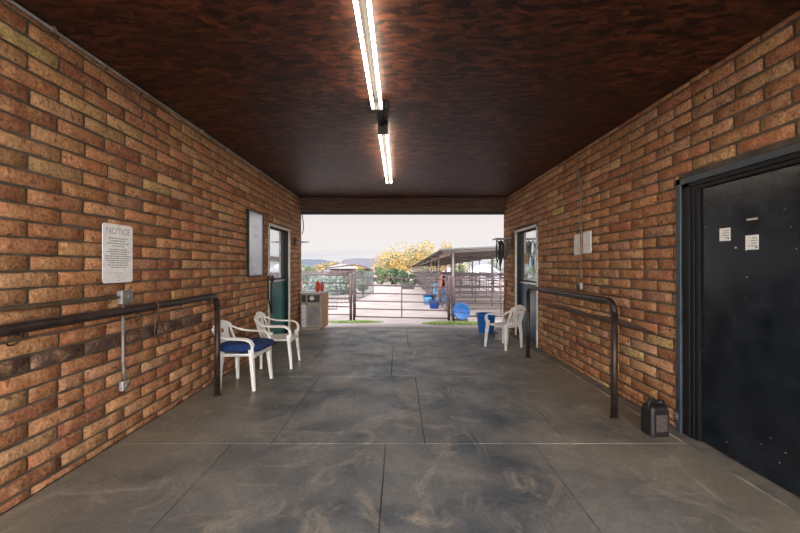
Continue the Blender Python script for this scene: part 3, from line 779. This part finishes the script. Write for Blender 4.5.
b = MB(); b.box(x0+.180, x1-.090, ya, ya+.01, .125, .56); b.build('door_panel', 'cab_panel', dr, bevel=.004)
for k in range(3):
    z = .09+k*.170; b = MB(); b.box(x0+.024, x0+.111, ya+.002, ya+.03, z, z+.158); o = b.build('drawer', 'cab_top', t, bevel=.004)
    b = MB(); b.lathe([(.0005,-.012), (.010,-.010), (.010,0)], (x0+.068, ya+.002, z+.08), 10, 'y'); b.build('knob', 'steel', o)
b = MB(); b.box(x0-.02, x1+.02, ya-.02, yb+.02, H, H+.025); b.build('cabinet_top', 'cab_top', t, bevel=.004)
for (x, y, s, lab) in ((-1.830, 8.34, 1.0, 'taller red glazed jar with narrow neck on the cabinet, left of the pair'), (-1.745, 8.42, .86, 'shorter red glazed jar on the cabinet, right of the pair')):
    t = empty('red_jar', (x, y, gz+H+.025), 0, lab, 'jar', 'red jars on the cabinet')
    b = MB(); b.lathe([(.0005,0), (.034*s,0), (.046*s,.03*s), (.052*s,.09*s), (.050*s,.15*s), (.040*s,.19*s), (.028*s,.205*s)], seg=20); b.build('body', 'red', t)
    b = MB(); b.lathe([(.031*s,.203*s), (.032*s,.222*s), (.020*s,.232*s), (.010*s,.250*s), (.0005,.252*s)], seg=20); b.build('lid', 'red', t)

# ------------------------------------------------------------------ brackets, tack
t = empty('saddle_bracket', (WL, 8.02, 1.93), 0, 'rusty bracket with pointed steel arm near the end of the left wall', 'bracket')
b = MB(); b.box(0, .035, -.07, .07, -.08, .10); b.build('back_plate', 'rust_box', t, bevel=.004)
b = MB(); b.prism([(.03,-.022), (.30,-.004), (.32,.002), (.30,.008), (.03,.022)], -.035, .035); b.build('arm', 'steel', t, bevel=.003)
b = MB(); b.sweep([(WL+.02, 8.545, 2.60), (WL+.028, 8.56, 2.50), (WL+.045, 8.565, 2.38), (WL+.042, 8.56, 2.25), (WL+.015, 8.555, 2.15)], .010, seg=8)
tag(b.build('cable_loop', 'strap'), 'dark cable loop hanging at the end of the left brick wall', 'cable')

t = empty('tack_shelf', (WR, 7.98, 2.0), 0, 'narrow grey tack board with hooks near the end of the right wall', 'rack')
b = MB(); b.box(-.36, 0, -.16, .16, -.015, .008); b.build('board', 'steel', t, bevel=.003)
b = MB(); b.box(-.03, 0, -.17, -.10, -.20, .12); b.build('wall_block', 'rust_box', t, bevel=.004)
for k in range(4):
    b = MB(); x = -.33+k*.085; b.sweep([(x, -.10+.05*k, -.012), (x, -.10+.05*k, -.045), (x-.005, -.12+.05*k, -.060), (x-.008, -.14+.05*k, -.045)], .005, seg=6); b.build('hook', 'steel', t)
def halter(name, x, y, z, ln, m, label, seed, cat='halter', wd=.075):
    r2 = random.Random(seed)
    t = empty(name, (x, y, z), r2.uniform(-.5, .5), label, cat, 'tack hanging on the right wall rack')
    b = MB()
    for k in range(6):
        w_ = wd*r2.uniform(.6, 1.1); dy = r2.uniform(-.03, .03)
        l0 = ln*r2.uniform(.45, .8)
        pts = []
        for i in range(17):
            a = 2*PI*i/16; pts.append((w_*math.sin(a)*(.6+.4*math.cos(a/2+.4)), dy+.012*math.sin(a*2+k), -l0/2+l0/2*math.cos(a)))
        b.sweep(pts[:-1], .012, .005, seg=6, closed=True)
    b.build('straps', m, t)
    b = MB(); pts = [(r2.uniform(-.02, .02), r2.uniform(-.02, .02), -ln*i/7) for i in range(8)]; b.sweep(pts, .0085, seg=8); b.build('lead', m, t)
    b = MB(); b.ring((0, 0, -ln*.55), .022, .004, 'y', 14); b.build('ring', 'steel', t)
    b = MB(); b.ring((.02, 0, -ln*.35), .018, .0035, 'y', 14); b.build('ring', 'steel', t)
    return t
halter('rope_halter', WR-.33, 7.86, 1.955, .62, 'strap', 'black halter hanging lowest, at the outer end of the tack board', 1)
halter('rope_halter', WR-.245, 7.90, 1.955, .80, 'strap', 'black halter with long lead, second from the outer end of the tack board', 2)
halter('lead_rope', WR-.16, 7.94, 1.955, .55, 'grey_rope', 'grey rope hanging in loops in the middle of the tack board', 3, 'rope')
halter('lead_rope', WR-.08, 7.98, 1.955, .42, 'grey_rope', 'short grey rope looped next to the wall on the tack board', 4, 'rope')
# bridle by the left door
t = empty('bridle', (WL+.03, 6.33, 1.20), 0, 'dark leather bridle hanging on the near edge of the teal door', 'bridle')
b = MB(); b.sweep([(-.02,0,.0), (.02,0,.02), (.05,.01,.0)], .008, seg=8); b.build('peg', 'steel', t)
b = MB()
b.sweep([(.02,.12,-.08), (.04,.13,.0), (.04,.06,.06), (.035,-.05,.065), (.03,-.11,.02), (.03,-.12,-.12), (.03,-.10,-.32), (.03,-.03,-.48), (.03,.03,-.58)], .013, .005, seg=6)
b.sweep([(.04,.02,.045), (.045,0,-.1), (.04,.01,-.25), (.04,.02,-.42), (.035,.05,-.60)], .013, .005, seg=6)
b.sweep([(.045,.10,.03), (.05,.06,-.03), (.05,-.02,-.04), (.04,-.08,.0)], .014, .006, seg=6)
b.build('straps', 'leather', t)
for c_ in ((.045, .03, -.06), (.045, .06, .0)):
    b = MB(); b.ring(c_, .024, .005, 'x', 16); b.build('bit_ring', 'steel', t)

# stick, tub, grey board on the far right
b = MB(); b.cyl((WR-.11, 8.28, 0), (WR-.015, 8.24, 1.12), .011, seg=8)
tag(b.build('wooden_stick', 'stick'), 'thin dark stick leaning on the brick wall behind the slatted chair', 'stick')
t = empty('muck_tub', (1.86, 7.98, 0), R(20), 'blue plastic tub standing on the floor behind the slatted chair', 'tub')
b = MB(); b.lathe([(.0005,.0), (.150,0), (.158,.012), (.192,.33), (.196,.385), (.214,.388), (.214,.400), (.190,.400), (.184,.33), (.150,.02), (.0005,.015)], seg=36); b.build('body', 'tub_bright', t)
b = MB(); b.lathe([(.193,.325), (.203,.328), (.203,.342), (.194,.345)], seg=36, cap=False); b.build('rim_band', 'tub_bright', t)
for s in (-1, 1):
    b = MB(); b.sweep([(s*.200,-.06,.385), (s*.232,-.055,.36), (s*.240,0,.335), (s*.232,.055,.36), (s*.200,.06,.385)], .007, seg=8); b.build('handle', 'strap', t)
b = MB(); b.X = Matrix.Translation((1.93, 7.05, .0)) @ Matrix.Rotation(R(-28), 4, 'Z') @ Matrix.Rotation(R(-38), 4, 'X'); b.box(-.13, .13, 0, .012, 0.008, .26)
tag(b.build('grey_panel', 'grey_board', bevel=.003), 'small grey board propped on the floor behind the slatted chair legs', 'board')
b = MB(); b.X = Matrix.Translation((1.97, 7.20, 0)); b.box(-.11, .13, -.03, .22, 0, .13)
tag(b.build('dark_block', 'header', bevel=.01), 'low dark block on the floor behind the propped grey board', 'block')

# ================================================================== OUTSIDE
b = MB()
nx, ny = 40, 70
def gy(v): return 8.40+(420-8.40)*v**2.6
vs = []; fs = []
for j in range(ny+1):
    y = gy(j/ny)
    for i in range(nx+1):
        x = (i/nx-.5)*2; x = x*(12+y*1.6)
        z = ground_z(y)-.004+(.018*noise.noise(Vector((x*.8, y*.8, 0)))+.05*noise.noise(Vector((x*.12, y*.12, 3))))*min(1, (y-8.4)*.8)
        if y > 60: z = ground_z(60)-(y-60)*.001
        vs.append((x, y, z))
for j in range(ny):
    for i in range(nx): a = j*(nx+1)+i; fs.append((a, a+1, a+nx+2, a+nx+1))
b.add(vs, fs, True); o = b.build('ground', 'sand'); struct(o, 'pale sandy yard beyond the passage')
# grounds behind the camera so the rear opening also sees earth
b = MB(); b.box(-30, 30, -60, Y0-.01, -.3, -.005); struct(b.build('ground', 'sand'), 'sandy ground behind the camera')

def grass_patch(cx, cy, rx, ry, n, label, seed):
    r3 = random.Random(seed); b = MB()
    for _ in range(n):
        a = r3.uniform(0, 2*PI); q = math.sqrt(r3.random()); x = cx+rx*q*math.cos(a); y = cy+ry*q*math.sin(a)
        z = ground_z(y)-.01; h = r3.uniform(.02, .07)*(1.2-q*.6); t_ = r3.uniform(0, PI); wx, wy = .012*math.cos(t_), .012*math.sin(t_)
        lx, ly = r3.uniform(-.03, .03), r3.uniform(-.03, .03)
        b.add([(x-wx, y-wy, z), (x+wx, y+wy, z), (x+lx+wx*.5, y+ly+wy*.5, z+h*.7), (x+lx*1.6, y+ly*1.6, z+h)], [(0,1,2,3)])
    return tag(b.build('grass', 'grass'), label, 'grass', kind='stuff')
grass_patch(-1.35, 11.5, .85, .60, 2600, 'green grass growing at the foot of the left gate posts', 1)
grass_patch(1.65, 10.7, 1.0, 1.2, 3600, 'green grass growing below the blue barrel and right gate post', 2)

# gate panels
def rails_panel(name, label, cat, group, W, rails, zb, zt, r=.024, uprights=(), m='corral', loc=(0,0,0), rz=0, sag=0):
    t = empty(name, loc, rz, label, cat, group)
    b = MB()
    b.sweep([(0,0,zb-.0), (0,0,zt-.05), (.015,0,zt-.015), (.05,0,zt), (W-.05,0,zt-sag), (W-.015,0,zt-.015-sag), (W,0,zt-.05-sag), (W,0,zb-sag), (0.0,0,zb)], r, seg=8, up=(0,1,0)); b.build('frame', m, t)
    for k in range(rails):
        z = zb+(zt-zb)*(k+1)/(rails+1)
        b = MB(); b.cyl((0,0,z), (W,0,z-sag), r*.85, seg=8); b.build('rail', m, t)
    for u in uprights:
        b = MB(); b.cyl((u,0,zb-sag*u/W), (u,0,zt-sag*u/W), r*.8, seg=8); b.build('brace', m, t)
    return t
GY = 12.0
g0 = rails_panel('pipe_gate', 'rusty pipe gate in the middle, closed across the far opening', 'gate', None, 2.98, 4, -.21, 1.055, .022, (1.50,), loc=(-1.42, GY, 0), sag=.06)
b = MB(); b.sweep([(.02,-.03,.28), (.0,-.06,.22), (-.03,-.05,.15), (-.04,.02,.12)], .012, seg=6); b.build('latch_chain', 'ring', g0)
g1 = rails_panel('pipe_gate', 'rusty pipe gate on the left, behind the cabinet and red jars', 'gate', None, 2.95, 4, -.10, 1.17, .022, (1.4,), loc=(-4.55, GY, 0), sag=.05)
def post(x, y, top, r, label, group='pipe posts at the gates'):
    b = MB(); z = ground_z(y)-.05; b.lathe([(r,0), (r,top-z-.01), (r*.8,top-z), (.0005,top-z+.004)], (0, 0, z), 12)
    o = b.build('gate_post', 'corral'); o.location = (x, y, 0); return tag(o, label, 'post', group)
post(-1.565, GY, 1.17, .045, 'rusty gate post carrying the left gate, left of the middle pair')
post(-1.462, GY+.03, 1.14, .040, 'rusty gate post touching the middle gate, right of the middle pair')
post(1.60, GY, 1.12, .045, 'rusty gate post at the right end of the middle gate')
post(1.72, GY-.15, 1.08, .034, 'slim rusty post holding the blue barrel end of the right fence')
post(-4.62, GY, 1.17, .045, 'rusty gate post at the far left, hidden behind the wall end')
g2 = rails_panel('corral_panel', 'rusty pipe fence panel right of the middle gate, behind the blue barrel', 'fence panel', 'rusty panels in line with the gates', 3.0, 4, -.20, 1.02, .022, (1.5,), loc=(1.78, GY, 0))
g3 = rails_panel('corral_panel', 'rusty pipe fence panel beside the tub, its end behind the tack', 'fence panel', 'rusty panels in line with the gates', 3.0, 4, -.20, 1.02, .022, (1.5,), loc=(4.85, GY, 0))

# blue barrel lying on its side in front of the right fence
t = empty('blue_barrel', (1.945, 11.58, .005), R(0), 'round blue barrel end with dark middle band by the right gate post', 'barrel')
b = MB(); b.lathe([(.0005,-.02), (.225,-.02), (.245,-.035), (.262,-.02), (.265,0), (.268,.12), (.262,.25), (.25,.262), (.0005,.262)], (0,0,0), 32, 'y'); b.build('body', 'blue_tub', t)
b = MB(); b.box(-.262, .262, -.040, -.022, -.028, .022); b.build('band', 'blue_dark', t, bevel=.004)
b = MB(); b.box(-.2, .2, .02, .22, -.34, -.25); b.build('cradle', 'corral', t)

# shelter over the pens
HX = .0126
def sx(x0, y): return x0+HX*(y-12.2)
t = empty('stable_shelter', (0, 12, 0), 0, 'long low metal shelter roof on posts over the horse pens', 'shelter')
def off(x, y, z): return (x, y-12, z)
YE = 61.6
def roofz(x, y): return 1.93+(2.21-1.93)*(x-1.33)/(6.8-1.33)-.0113*(y-12)
b = MB()
def roof(u, v, l):
    y = 12.0+(YE-12)*v; x0 = 1.33+5.47*u; x = sx(x0, y)
    return off(x, y, roofz(x0, y)+(.0 if l else .035)+.010*math.cos(u*PI*60)*0)
b.grid(roof, 30, 44, smooth=False); b.build('roof', 'roof_metal', t)
b = MB()
for k in range(11):
    y = 12.12+k*4.9; pts = [off(sx(x0, y), y, roofz(x0, y)-.05) for x0 in (1.4, 4, 6.75)]
    b = MB(); b.sweep(pts, .03, .045, square=True); b.build('rafter', 'roof_metal', t)
b = MB()
def fas(u, v, l):
    y = 12.15+(YE-.3-12.15)*v; x0 = 1.74+(.04 if l else 0); return off(sx(x0, y), y, roofz(x0, y)-.14+.14*u)
b.grid(fas, 1, 40, smooth=False); b.build('fascia', 'fascia', t)
b = MB()
def edge(u, v, l):
    y = 12.0; x0 = 1.33+5.47*v; return off(sx(x0, y), y-.03*l, roofz(x0, y)-.015+.055*u)
b.grid(edge, 1, 4, smooth=False); b.build('roof_edge', 'roof_top', t)
for x0 in (1.76, 4.2, 6.6):
    for k in range(11):
        y = 12.2+k*4.9; x = sx(x0, y); z0 = ground_z(y)-.05; z1 = roofz(x0, y)-.02
        b = MB(); b.lathe([(.038,0), (.038,z1-z0)], off(x, y, z0), 8); b.build('post', 'post_far', t)
# pen panels
proto = rails_panel('pen_panel', 'x', 'fence panel', 'grey pipe panels of the horse pens', 4.75, 4, .12, 1.42, .026, (1.6, 3.2), m='corral_far')
ordn = ['first', 'second', 'third', 'fourth', 'fifth', 'sixth', 'seventh', 'eighth', 'ninth', 'tenth']
first = True
def pen(x, y, rz, label):
    global first
    o = proto if first else copy_tree(proto); first = False
    o.location = (x, y, ground_z(y)); o.rotation_euler = (0, 0, rz); o['label'] = label; return o
for k in range(10):
    y = 12.3+k*4.9; pen(sx(1.74, y), y, R(90)-HX, 'grey pipe panel along the open front of the shelter, %s from the gate' % ordn[k])
for k in range(1, 10):
    y = 12.2+k*4.9; pen(sx(1.84, y), y, 0, 'grey pipe panel dividing the pens crosswise, %s one behind the right fence' % ordn[k-1])
for k in range(8):
    y = 12.3+k*4.9; pen(sx(6.65, y), y, R(90)-HX, 'grey pipe panel along the far side of the shelter, %s from the passage' % ordn[k])
# feed tubs in the pens
def tub(x, y, m, label, s=1.0):
    b = MB(); b.lathe([(.0005,0), (.22*s,0), (.27*s,.40*s), (.285*s,.41*s), (.26*s,.41*s), (.21*s,.03), (.0005,.03)], seg=20)
    o = b.build('feed_tub', m); o.location = (x, y, ground_z(y)); return tag(o, label, 'tub', 'blue tubs at the pens')
tub(1.50, 16.0, 'blue_dark', 'dark blue feed tub standing before the first pen', .85)
tub(1.36, 17.8, 'cyan_tub', 'faded light blue feed tub standing before the pens', .8)
tub(1.48, 18.6, 'blue_tub', 'bright blue feed tub behind the two nearer tubs', 1.1)
def barrel(x, y, m, label, h=.85, z0=None):
    b = MB(); b.lathe([(.0005,0), (.25,0), (.275,.03), (.285,h*.33), (.275,h*.34), (.285,h*.5), (.275,h*.66), (.285,h*.67), (.27,h-.03), (.25,h), (.0005,h-.02)], seg=20)
    o = b.build('plastic_barrel', m); o.location = (x, y, ground_z(y)); return tag(o, label, 'barrel', 'barrels in the pens')
barrel(2.25, 18.2, 'blue_tub', 'upright blue barrel inside the second pen behind the rails')
barrel(2.3, 23.4, 'cyan_tub', 'upright light blue barrel inside the third pen')
# blanket draped on the front rail
b = MB()
def bl(u, v, l):
    s = (v-.5)*2; z = 1.45-abs(s)**1.0*.60; y = 15.0+.95*u; dx = (.045+.02*math.sin(u*9))*(1 if s > 0 else -1)*min(1, abs(s)*9)
    return (sx(1.74, y)+dx*(1+.5*abs(s))+(.008 if l else 0), y, z+ground_z(y)+.03*math.sin(u*7)*abs(s))
b.grid(bl, 14, 16); tag(b.build('saddle_blanket', 'blanket'), 'rust brown blanket draped over the nearest pen panel', 'blanket')

# wire pens on the left
def wire_panel(x, y, rz, W, H, label):
    t = empty('wire_panel', (x, y, ground_z(y)), rz, label, 'fence panel', 'wire panels of the left pens')
    b = MB(); b.sweep([(0,0,.03), (0,0,H), (W,0,H), (W,0,.03)], .022, seg=6, closed=True, up=(0,1,0)); b.build('frame', 'corral_far', t)
    b = MB(); n = int(W/.16)
    for k in range(1, n): b.cyl((W*k/n,0,.03), (W*k/n,0,H), .0065, seg=4)
    n = int(H/.16)
    for k in range(1, n): b.cyl((0,0,H*k/n), (W,0,H*k/n), .0065, seg=4)
    b.build('wire_mesh', 'mesh_wire', t); return t
wire_panel(-5.6, 15.5, 0, 3.0, 1.5, 'wire mesh panel facing the passage, left half of the left pens')
wire_panel(-2.55, 15.5, R(180), .001+3.0, 1.5, 'wire mesh panel facing the passage, right half of the left pens') if False else None
wire_panel(-5.55, 18.6, 0, 3.0, 1.55, 'second wire mesh panel back, left pens behind the middle posts')
wire_panel(-2.50, 18.6, R(84), 3.4, 1.5, 'wire mesh side panel of the left pens, running away from the gate')
wire_panel(-5.5, 22.1, 0, 3.3, 1.6, 'wire mesh panel at the back of the left pens')
wire_panel(-7.9, 22.1, 0, 2.3, 1.6, 'wire mesh panel at the back left end of the pens')
wire_panel(-2.15, 22.2, R(86), 4.4, 1.55, 'wire mesh side panel farthest down the left of the yard')

# sheds
t = empty('run_in_shed', (-5.6, 42, ground_z(42)), 0, 'small brown shed with a low dark roof beyond the left pens', 'shed')
b = MB(); b.prism([(-2.6,1.95), (.6,2.35), (2.7,1.75), (2.7,1.68), (.6,2.24), (-2.6,1.86)], -1.5, 1.5); b.build('roof', 'shed_roof', t)
b = MB(); b.box(.6, 2.3, -1.1, -1.02, 0, 1.8); b.box(-2.3, 2.3, 1.2, 1.28, 0, 1.85); b.build('board_wall', 'shed_wood', t)
for x in (-2.4, -.9, .6, 2.4):
    for y in (-1.3, 1.3):
        b = MB(); b.box(x-.05, x+.05, y-.05, y+.05, 0, 1.82); b.build('post', 'shed_wood', t)
t = empty('white_outbuilding', (-8.0, 52, ground_z(52)), 0, 'low white roofed outbuilding behind the brown shed', 'building')
b = MB(); b.box(-2.2, 2.2, -1.5, 1.5, 0, 1.9); b.build('walls', 'white_wall', t)
b = MB(); b.prism([(-2.6,1.9), (0,2.5), (2.6,1.9)], -1.8, 1.8); b.build('roof', 'white_wall', t)
b = MB(); b.box(.6, 1.5, -1.54, -1.5, .6, 1.4); b.build('window', 'cab_dark', t)
t = empty('white_house', (13.2, 58, ground_z(58)), 0, 'small white gabled house seen below the shelter roof', 'building')
b = MB(); b.prism([(-1.6,0), (1.6,0), (1.6,1.3), (0,2.4), (-1.6,1.3)], -3, 3); b.build('walls', 'white_wall', t)
b = MB(); b.prism([(-1.9,1.1), (0,2.45), (1.9,1.1), (1.9,1.22), (0,2.6), (-1.9,1.22)], -3.2, 3.2); b.build('roof', 'cab_top', t)
b = MB(); b.box(-.4, .4, -3.04, -3.0, .5, 1.3); b.build('window', 'cab_dark', t)
# trough far in the yard
t = empty('water_trough', (.75, 33, ground_z(33)), R(8), 'dark water trough at the end of the yard near the pens', 'trough')
b = MB(); b.box(-.55, .55, -.25, -.2, 0, .55); b.box(-.55, .55, .2, .25, 0, .55); b.box(-.55, -.5, -.25, .25, 0, .55); b.box(.5, .55, -.25, .25, 0, .55); b.box(-.55, .55, -.25, .25, 0, .05); b.build('basin', 'header', t, bevel=.02)
b = MB(); b.cyl((.45, .3, 0), (.45, .3, .85), .025, seg=8); b.sweep([(.45,.3,.85), (.45,.2,.88), (.45,.1,.8)], .02, seg=6); b.build('tap', 'steel', t)

# ------------------------------------------------------------------ plants
def leaves(b, r4, c, rad, n, s):
    for _ in range(n):
        while True:
            p = Vector((r4.uniform(-1,1), r4.uniform(-1,1), r4.uniform(-1,1)))
            if p.length < 1: break
        p = p.normalized()*p.length**.45
        q = Vector((c[0]+p.x*rad[0], c[1]+p.y*rad[1], c[2]+p.z*rad[2]))
        a = Vector((r4.gauss(0,1), r4.gauss(0,1), r4.gauss(0,1))).normalized()
        u = a.orthogonal().normalized(); w = a.cross(u)
        k = s*r4.uniform(.6, 1.3)
        b.add([q-u*k, q-w*k*.6, q+u*k, q+w*k*.6], [(0,1,2,3)])
def tree(name, x, y, H, clumps, m, label, cat, group, seed, leaf=.12, n=420, trunk_r=.14, base=None):
    r4 = random.Random(seed); z = ground_z(min(y, 60)) if base is None else base
    t = empty(name, (x, y, z), 0, label, cat, group)
    bt = MB(); bf = MB()
    top = H*.45
    bt.sweep([(0,0,-.1), (.05*H*.2,0,top*.5), (0,.05,top)], [trunk_r, trunk_r*.8, trunk_r*.6], seg=8)
    for (cx, cy, cz, rx_, ry_, rz_) in clumps:
        bt.sweep([(0,.0,top*.8), (cx*.5, cy*.5, (top+cz)*.5), (cx, cy, cz)], [trunk_r*.5, trunk_r*.3, trunk_r*.12], seg=5)
        leaves(bf, r4, (cx, cy, cz), (rx_, ry_, rz_), n, leaf)
    bt.build('trunk', 'trunk', t); bf.build('foliage', m, t)
    return t
def clump(seed, W, H, n, low=.3):
    r5 = random.Random(seed); out = []
    for k in range(n):
        a = r5.uniform(-1, 1); h = r5.uniform(low, 1)*(1-.35*a*a)
        rr = W*r5.uniform(.13, .22)
        out.append((a*W*.42, r5.uniform(-.25, .25)*W, H*h*.88, rr, rr, rr*.75))
    return out
TG = 'golden autumn trees beyond the yard'
tree('cottonwood_tree', 1.1, 70, 5.5, clump(21, 11.6, 5.9, 26), 'leaf_gold', 'broad golden tree left of the shelter roof, low at its left edge', 'tree', TG, 31, n=240, leaf=.15)
tree('cottonwood_tree', 4.9, 73, 7.4, clump(22, 8.4, 7.7, 20), 'leaf_gold', 'golden tree rising highest just above the shelter roof end', 'tree', TG, 32, n=220, leaf=.15)
tree('cottonwood_tree', 9.6, 77, 7.75, clump(23, 7.4, 8.0, 16), 'leaf_gold', 'golden tree standing right above the shelter roof corner', 'tree', TG, 33, n=150, leaf=.15)
tree('cottonwood_tree', 13.6, 80, 6.7, clump(24, 5.0, 6.8, 7, .5), 'leaf_pale', 'thin bare topped pale tree farthest right above the shelter roof', 'tree', None, 34, n=120)
tree('cottonwood_tree', -.6, 48, 3.4, clump(25, 3.6, 3.2, 8), 'leaf_gold', 'small golden tree at the left foot of the broad golden tree', 'tree', TG, 35, n=300)
tree('round_tree', -6.2, 55.5, 3.0, clump(26, 2.6, 2.9, 8, .6), 'leaf_orange', 'round orange tree behind the brown shed', 'tree', None, 36, n=320)
tree('round_tree', -10.0, 56, 2.9, clump(27, 5.4, 2.9, 10, .6), 'leaf_gold', 'low wide yellow tree left of the orange tree', 'tree', None, 37, n=260)
GB = 'green bushes along the end of the yard'
bush = [(-3.6, 40, 2.0, 2.4, 'leaf_green', 'olive green bush just right of the brown shed'), (-1.9, 40.5, 2.5, 2.2, 'leaf_green', 'taller olive green bush at the middle of the gate view'),
        (-.4, 41, 2.6, 1.9, 'leaf_dark', 'dark green bush under the golden trees, at their left'), (.75, 40, 1.9, 2.0, 'leaf_dark', 'dark green bush under the broad golden tree'),
        (.15, 44.5, 2.4, 2.3, 'leaf_dark', 'dark green bush at the back, behind the two other dark bushes'),
        (-7.6, 25.5, 3.2, 1.55, 'leaf_green', 'low green bush inside the left pens, farthest left'), (-5.0, 25.0, 2.6, 1.35, 'leaf_pale', 'low pale bush inside the left pens behind the red jars'), (-3.3, 26.0, 1.9, 1.3, 'leaf_green', 'low green bush inside the left pens nearest the yard'),
        (-13.0, 46, 4.4, 2.3, 'leaf_green', 'green bush at the far left behind the wire pens'), (-10.6, 44, 3.0, 2.0, 'leaf_green', 'green bush behind the wire pens, left of the shed'), (-7.9, 47, 2.6, 1.9, 'leaf_pale', 'pale bush touching the left side of the shed')]
for i, (x, y, W, H, m, lab) in enumerate(bush):
    tree('green_bush', x, y, H, clump(60+i, W, H, 9, .15), m, lab, 'bush', GB, 80+i, n=240, trunk_r=.05, leaf=.10)
PB = 'pale trees seen under the shelter roof'
for i, (x, y, W, H, m, lab) in enumerate([(8.8, 62, 4.5, 3.2, 'leaf_green', 'olive green tree under the shelter roof, left of the white house'), (16.5, 64, 6, 3.3, 'leaf_pale', 'pale grey green tree right of the white house'), (21.5, 66, 6, 3.4, 'leaf_pale', 'pale tree nearest the right brick wall under the roof'), (5.2, 68.5, 3.8, 2.8, 'leaf_pale', 'pale tree at the deep end of the shelter')]):
    tree('pale_tree', x, y, H, clump(90+i, W, H, 10, .1), m, lab, 'tree', PB, 95+i, n=220, trunk_r=.08, leaf=.13)

# hills
def hills(name, y, xs, zb, m, seed, label):
    b = MB(); n = 60; x0, x1, hs, amp = xs
    def f(u, v, l):
        x = x0+(x1-x0)*u
        e = max(0.0, min(1, u*7, (1-u)*7)); e = e*e*(3-2*e)
        h = hs*e*(.72+amp*noise.noise(Vector((u*5, seed, 0)))+.10*noise.noise(Vector((u*19, seed, 2))))
        s = math.sin(v*PI)
        return (x, y+(v-.5)*260, zb+h*max(s, 0)*(1 if not l else .0))
    b.grid(f, n, 8); return struct(b.build(name, m), label)
hills('hills', 900, (-620, -90, 27, .35), -2, 'hill_blue', 4, 'blue hills on the horizon')
hills('hills', 1100, (-190, 60, 36, .25), -2, 'hill_mauve', 9, 'mauve hills on the horizon')

# ------------------------------------------------------------------ sky and sun
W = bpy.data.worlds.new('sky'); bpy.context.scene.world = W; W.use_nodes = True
nt = W.node_tree; bg = nt.nodes['Background']; L = nt.links.new
tc = nd(nt, 'ShaderNodeTexCoord'); sp = nd(nt, 'ShaderNodeSeparateXYZ'); L(tc.outputs['Generated'], sp.inputs[0])
cr = nd(nt, 'ShaderNodeValToRGB'); L(sp.outputs[2], cr.inputs[0])
e = cr.color_ramp.elements
e[0].position = 0; e[0].color = (.80, .80, .84, 1); e[1].position = 1; e[1].color = (.62, .66, .74, 1)
for p, c_ in ((.030, (.84, .82, .82, 1)), (.09, (.86, .79, .77, 1)), (.18, (.76, .73, .73, 1)), (.5, (.70, .71, .75, 1))):
    q = e.new(p); q.color = c_
mp = nd(nt, 'ShaderNodeMapping'); mp.inputs['Scale'].default_value = (2.2, 2.2, 45); L(tc.outputs['Generated'], mp.inputs[0])
nz = nd(nt, 'ShaderNodeTexNoise'); nz.inputs['Scale'].default_value = 1.6; nz.inputs['Detail'].default_value = 4; L(mp.outputs[0], nz.inputs[0])
r1 = nd(nt, 'ShaderNodeMapRange'); r1.inputs[1].default_value = .46; r1.inputs[2].default_value = .62; L(nz.outputs['Fac'], r1.inputs[0])
r2 = nd(nt, 'ShaderNodeMapRange'); r2.inputs[1].default_value = .075; r2.inputs[2].default_value = .03; L(sp.outputs[2], r2.inputs[0])
mu = nd(nt, 'ShaderNodeMath', operation='MULTIPLY'); L(r1.outputs[0], mu.inputs[0]); L(r2.outputs[0], mu.inputs[1])
mu2 = nd(nt, 'ShaderNodeMath', operation='MULTIPLY'); mu2.inputs[1].default_value = .42; L(mu.outputs[0], mu2.inputs[0])
mx = nd(nt, 'ShaderNodeMix', data_type='RGBA'); mx.inputs[7].default_value = (.58, .58, .68, 1); L(mu2.outputs[0], mx.inputs[0]); L(cr.outputs[0], mx.inputs[6])
rb = nd(nt, 'ShaderNodeMapRange', interpolation_type='SMOOTHSTEP'); rb.inputs[1].default_value = .25; rb.inputs[2].default_value = -.9; rb.inputs[3].default_value = .93; rb.inputs[4].default_value = REAR_FILL
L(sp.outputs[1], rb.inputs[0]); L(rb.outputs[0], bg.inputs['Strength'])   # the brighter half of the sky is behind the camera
L(mx.outputs[2], bg.inputs['Color'])
s = bpy.data.lights.new('low_sun', 'SUN'); s.energy = .8; s.angle = R(25); s.color = (1, .90, .80)
so = bpy.data.objects.new('low_sun', s); C.objects.link(so); so.rotation_euler = (R(38), R(-32), 0)

# ------------------------------------------------------------------ camera
cam = bpy.data.cameras.new('camera'); co = bpy.data.objects.new('camera', cam); C.objects.link(co)
co.location = (0, 0, EYE); co.rotation_euler = (R(90), 0, 0)
cam.sensor_width = 36; cam.lens = FPX/800*36; cam.shift_x = .7/800; cam.shift_y = -.2/800; cam.clip_end = 3000; cam.clip_start = .05
sc = bpy.context.scene; sc.camera = co
sc.view_settings.view_transform = 'Standard'; sc.view_settings.look = 'None'; sc.view_settings.gamma = 1; sc.view_settings.exposure = .2
sc.view_settings.use_curve_mapping = False
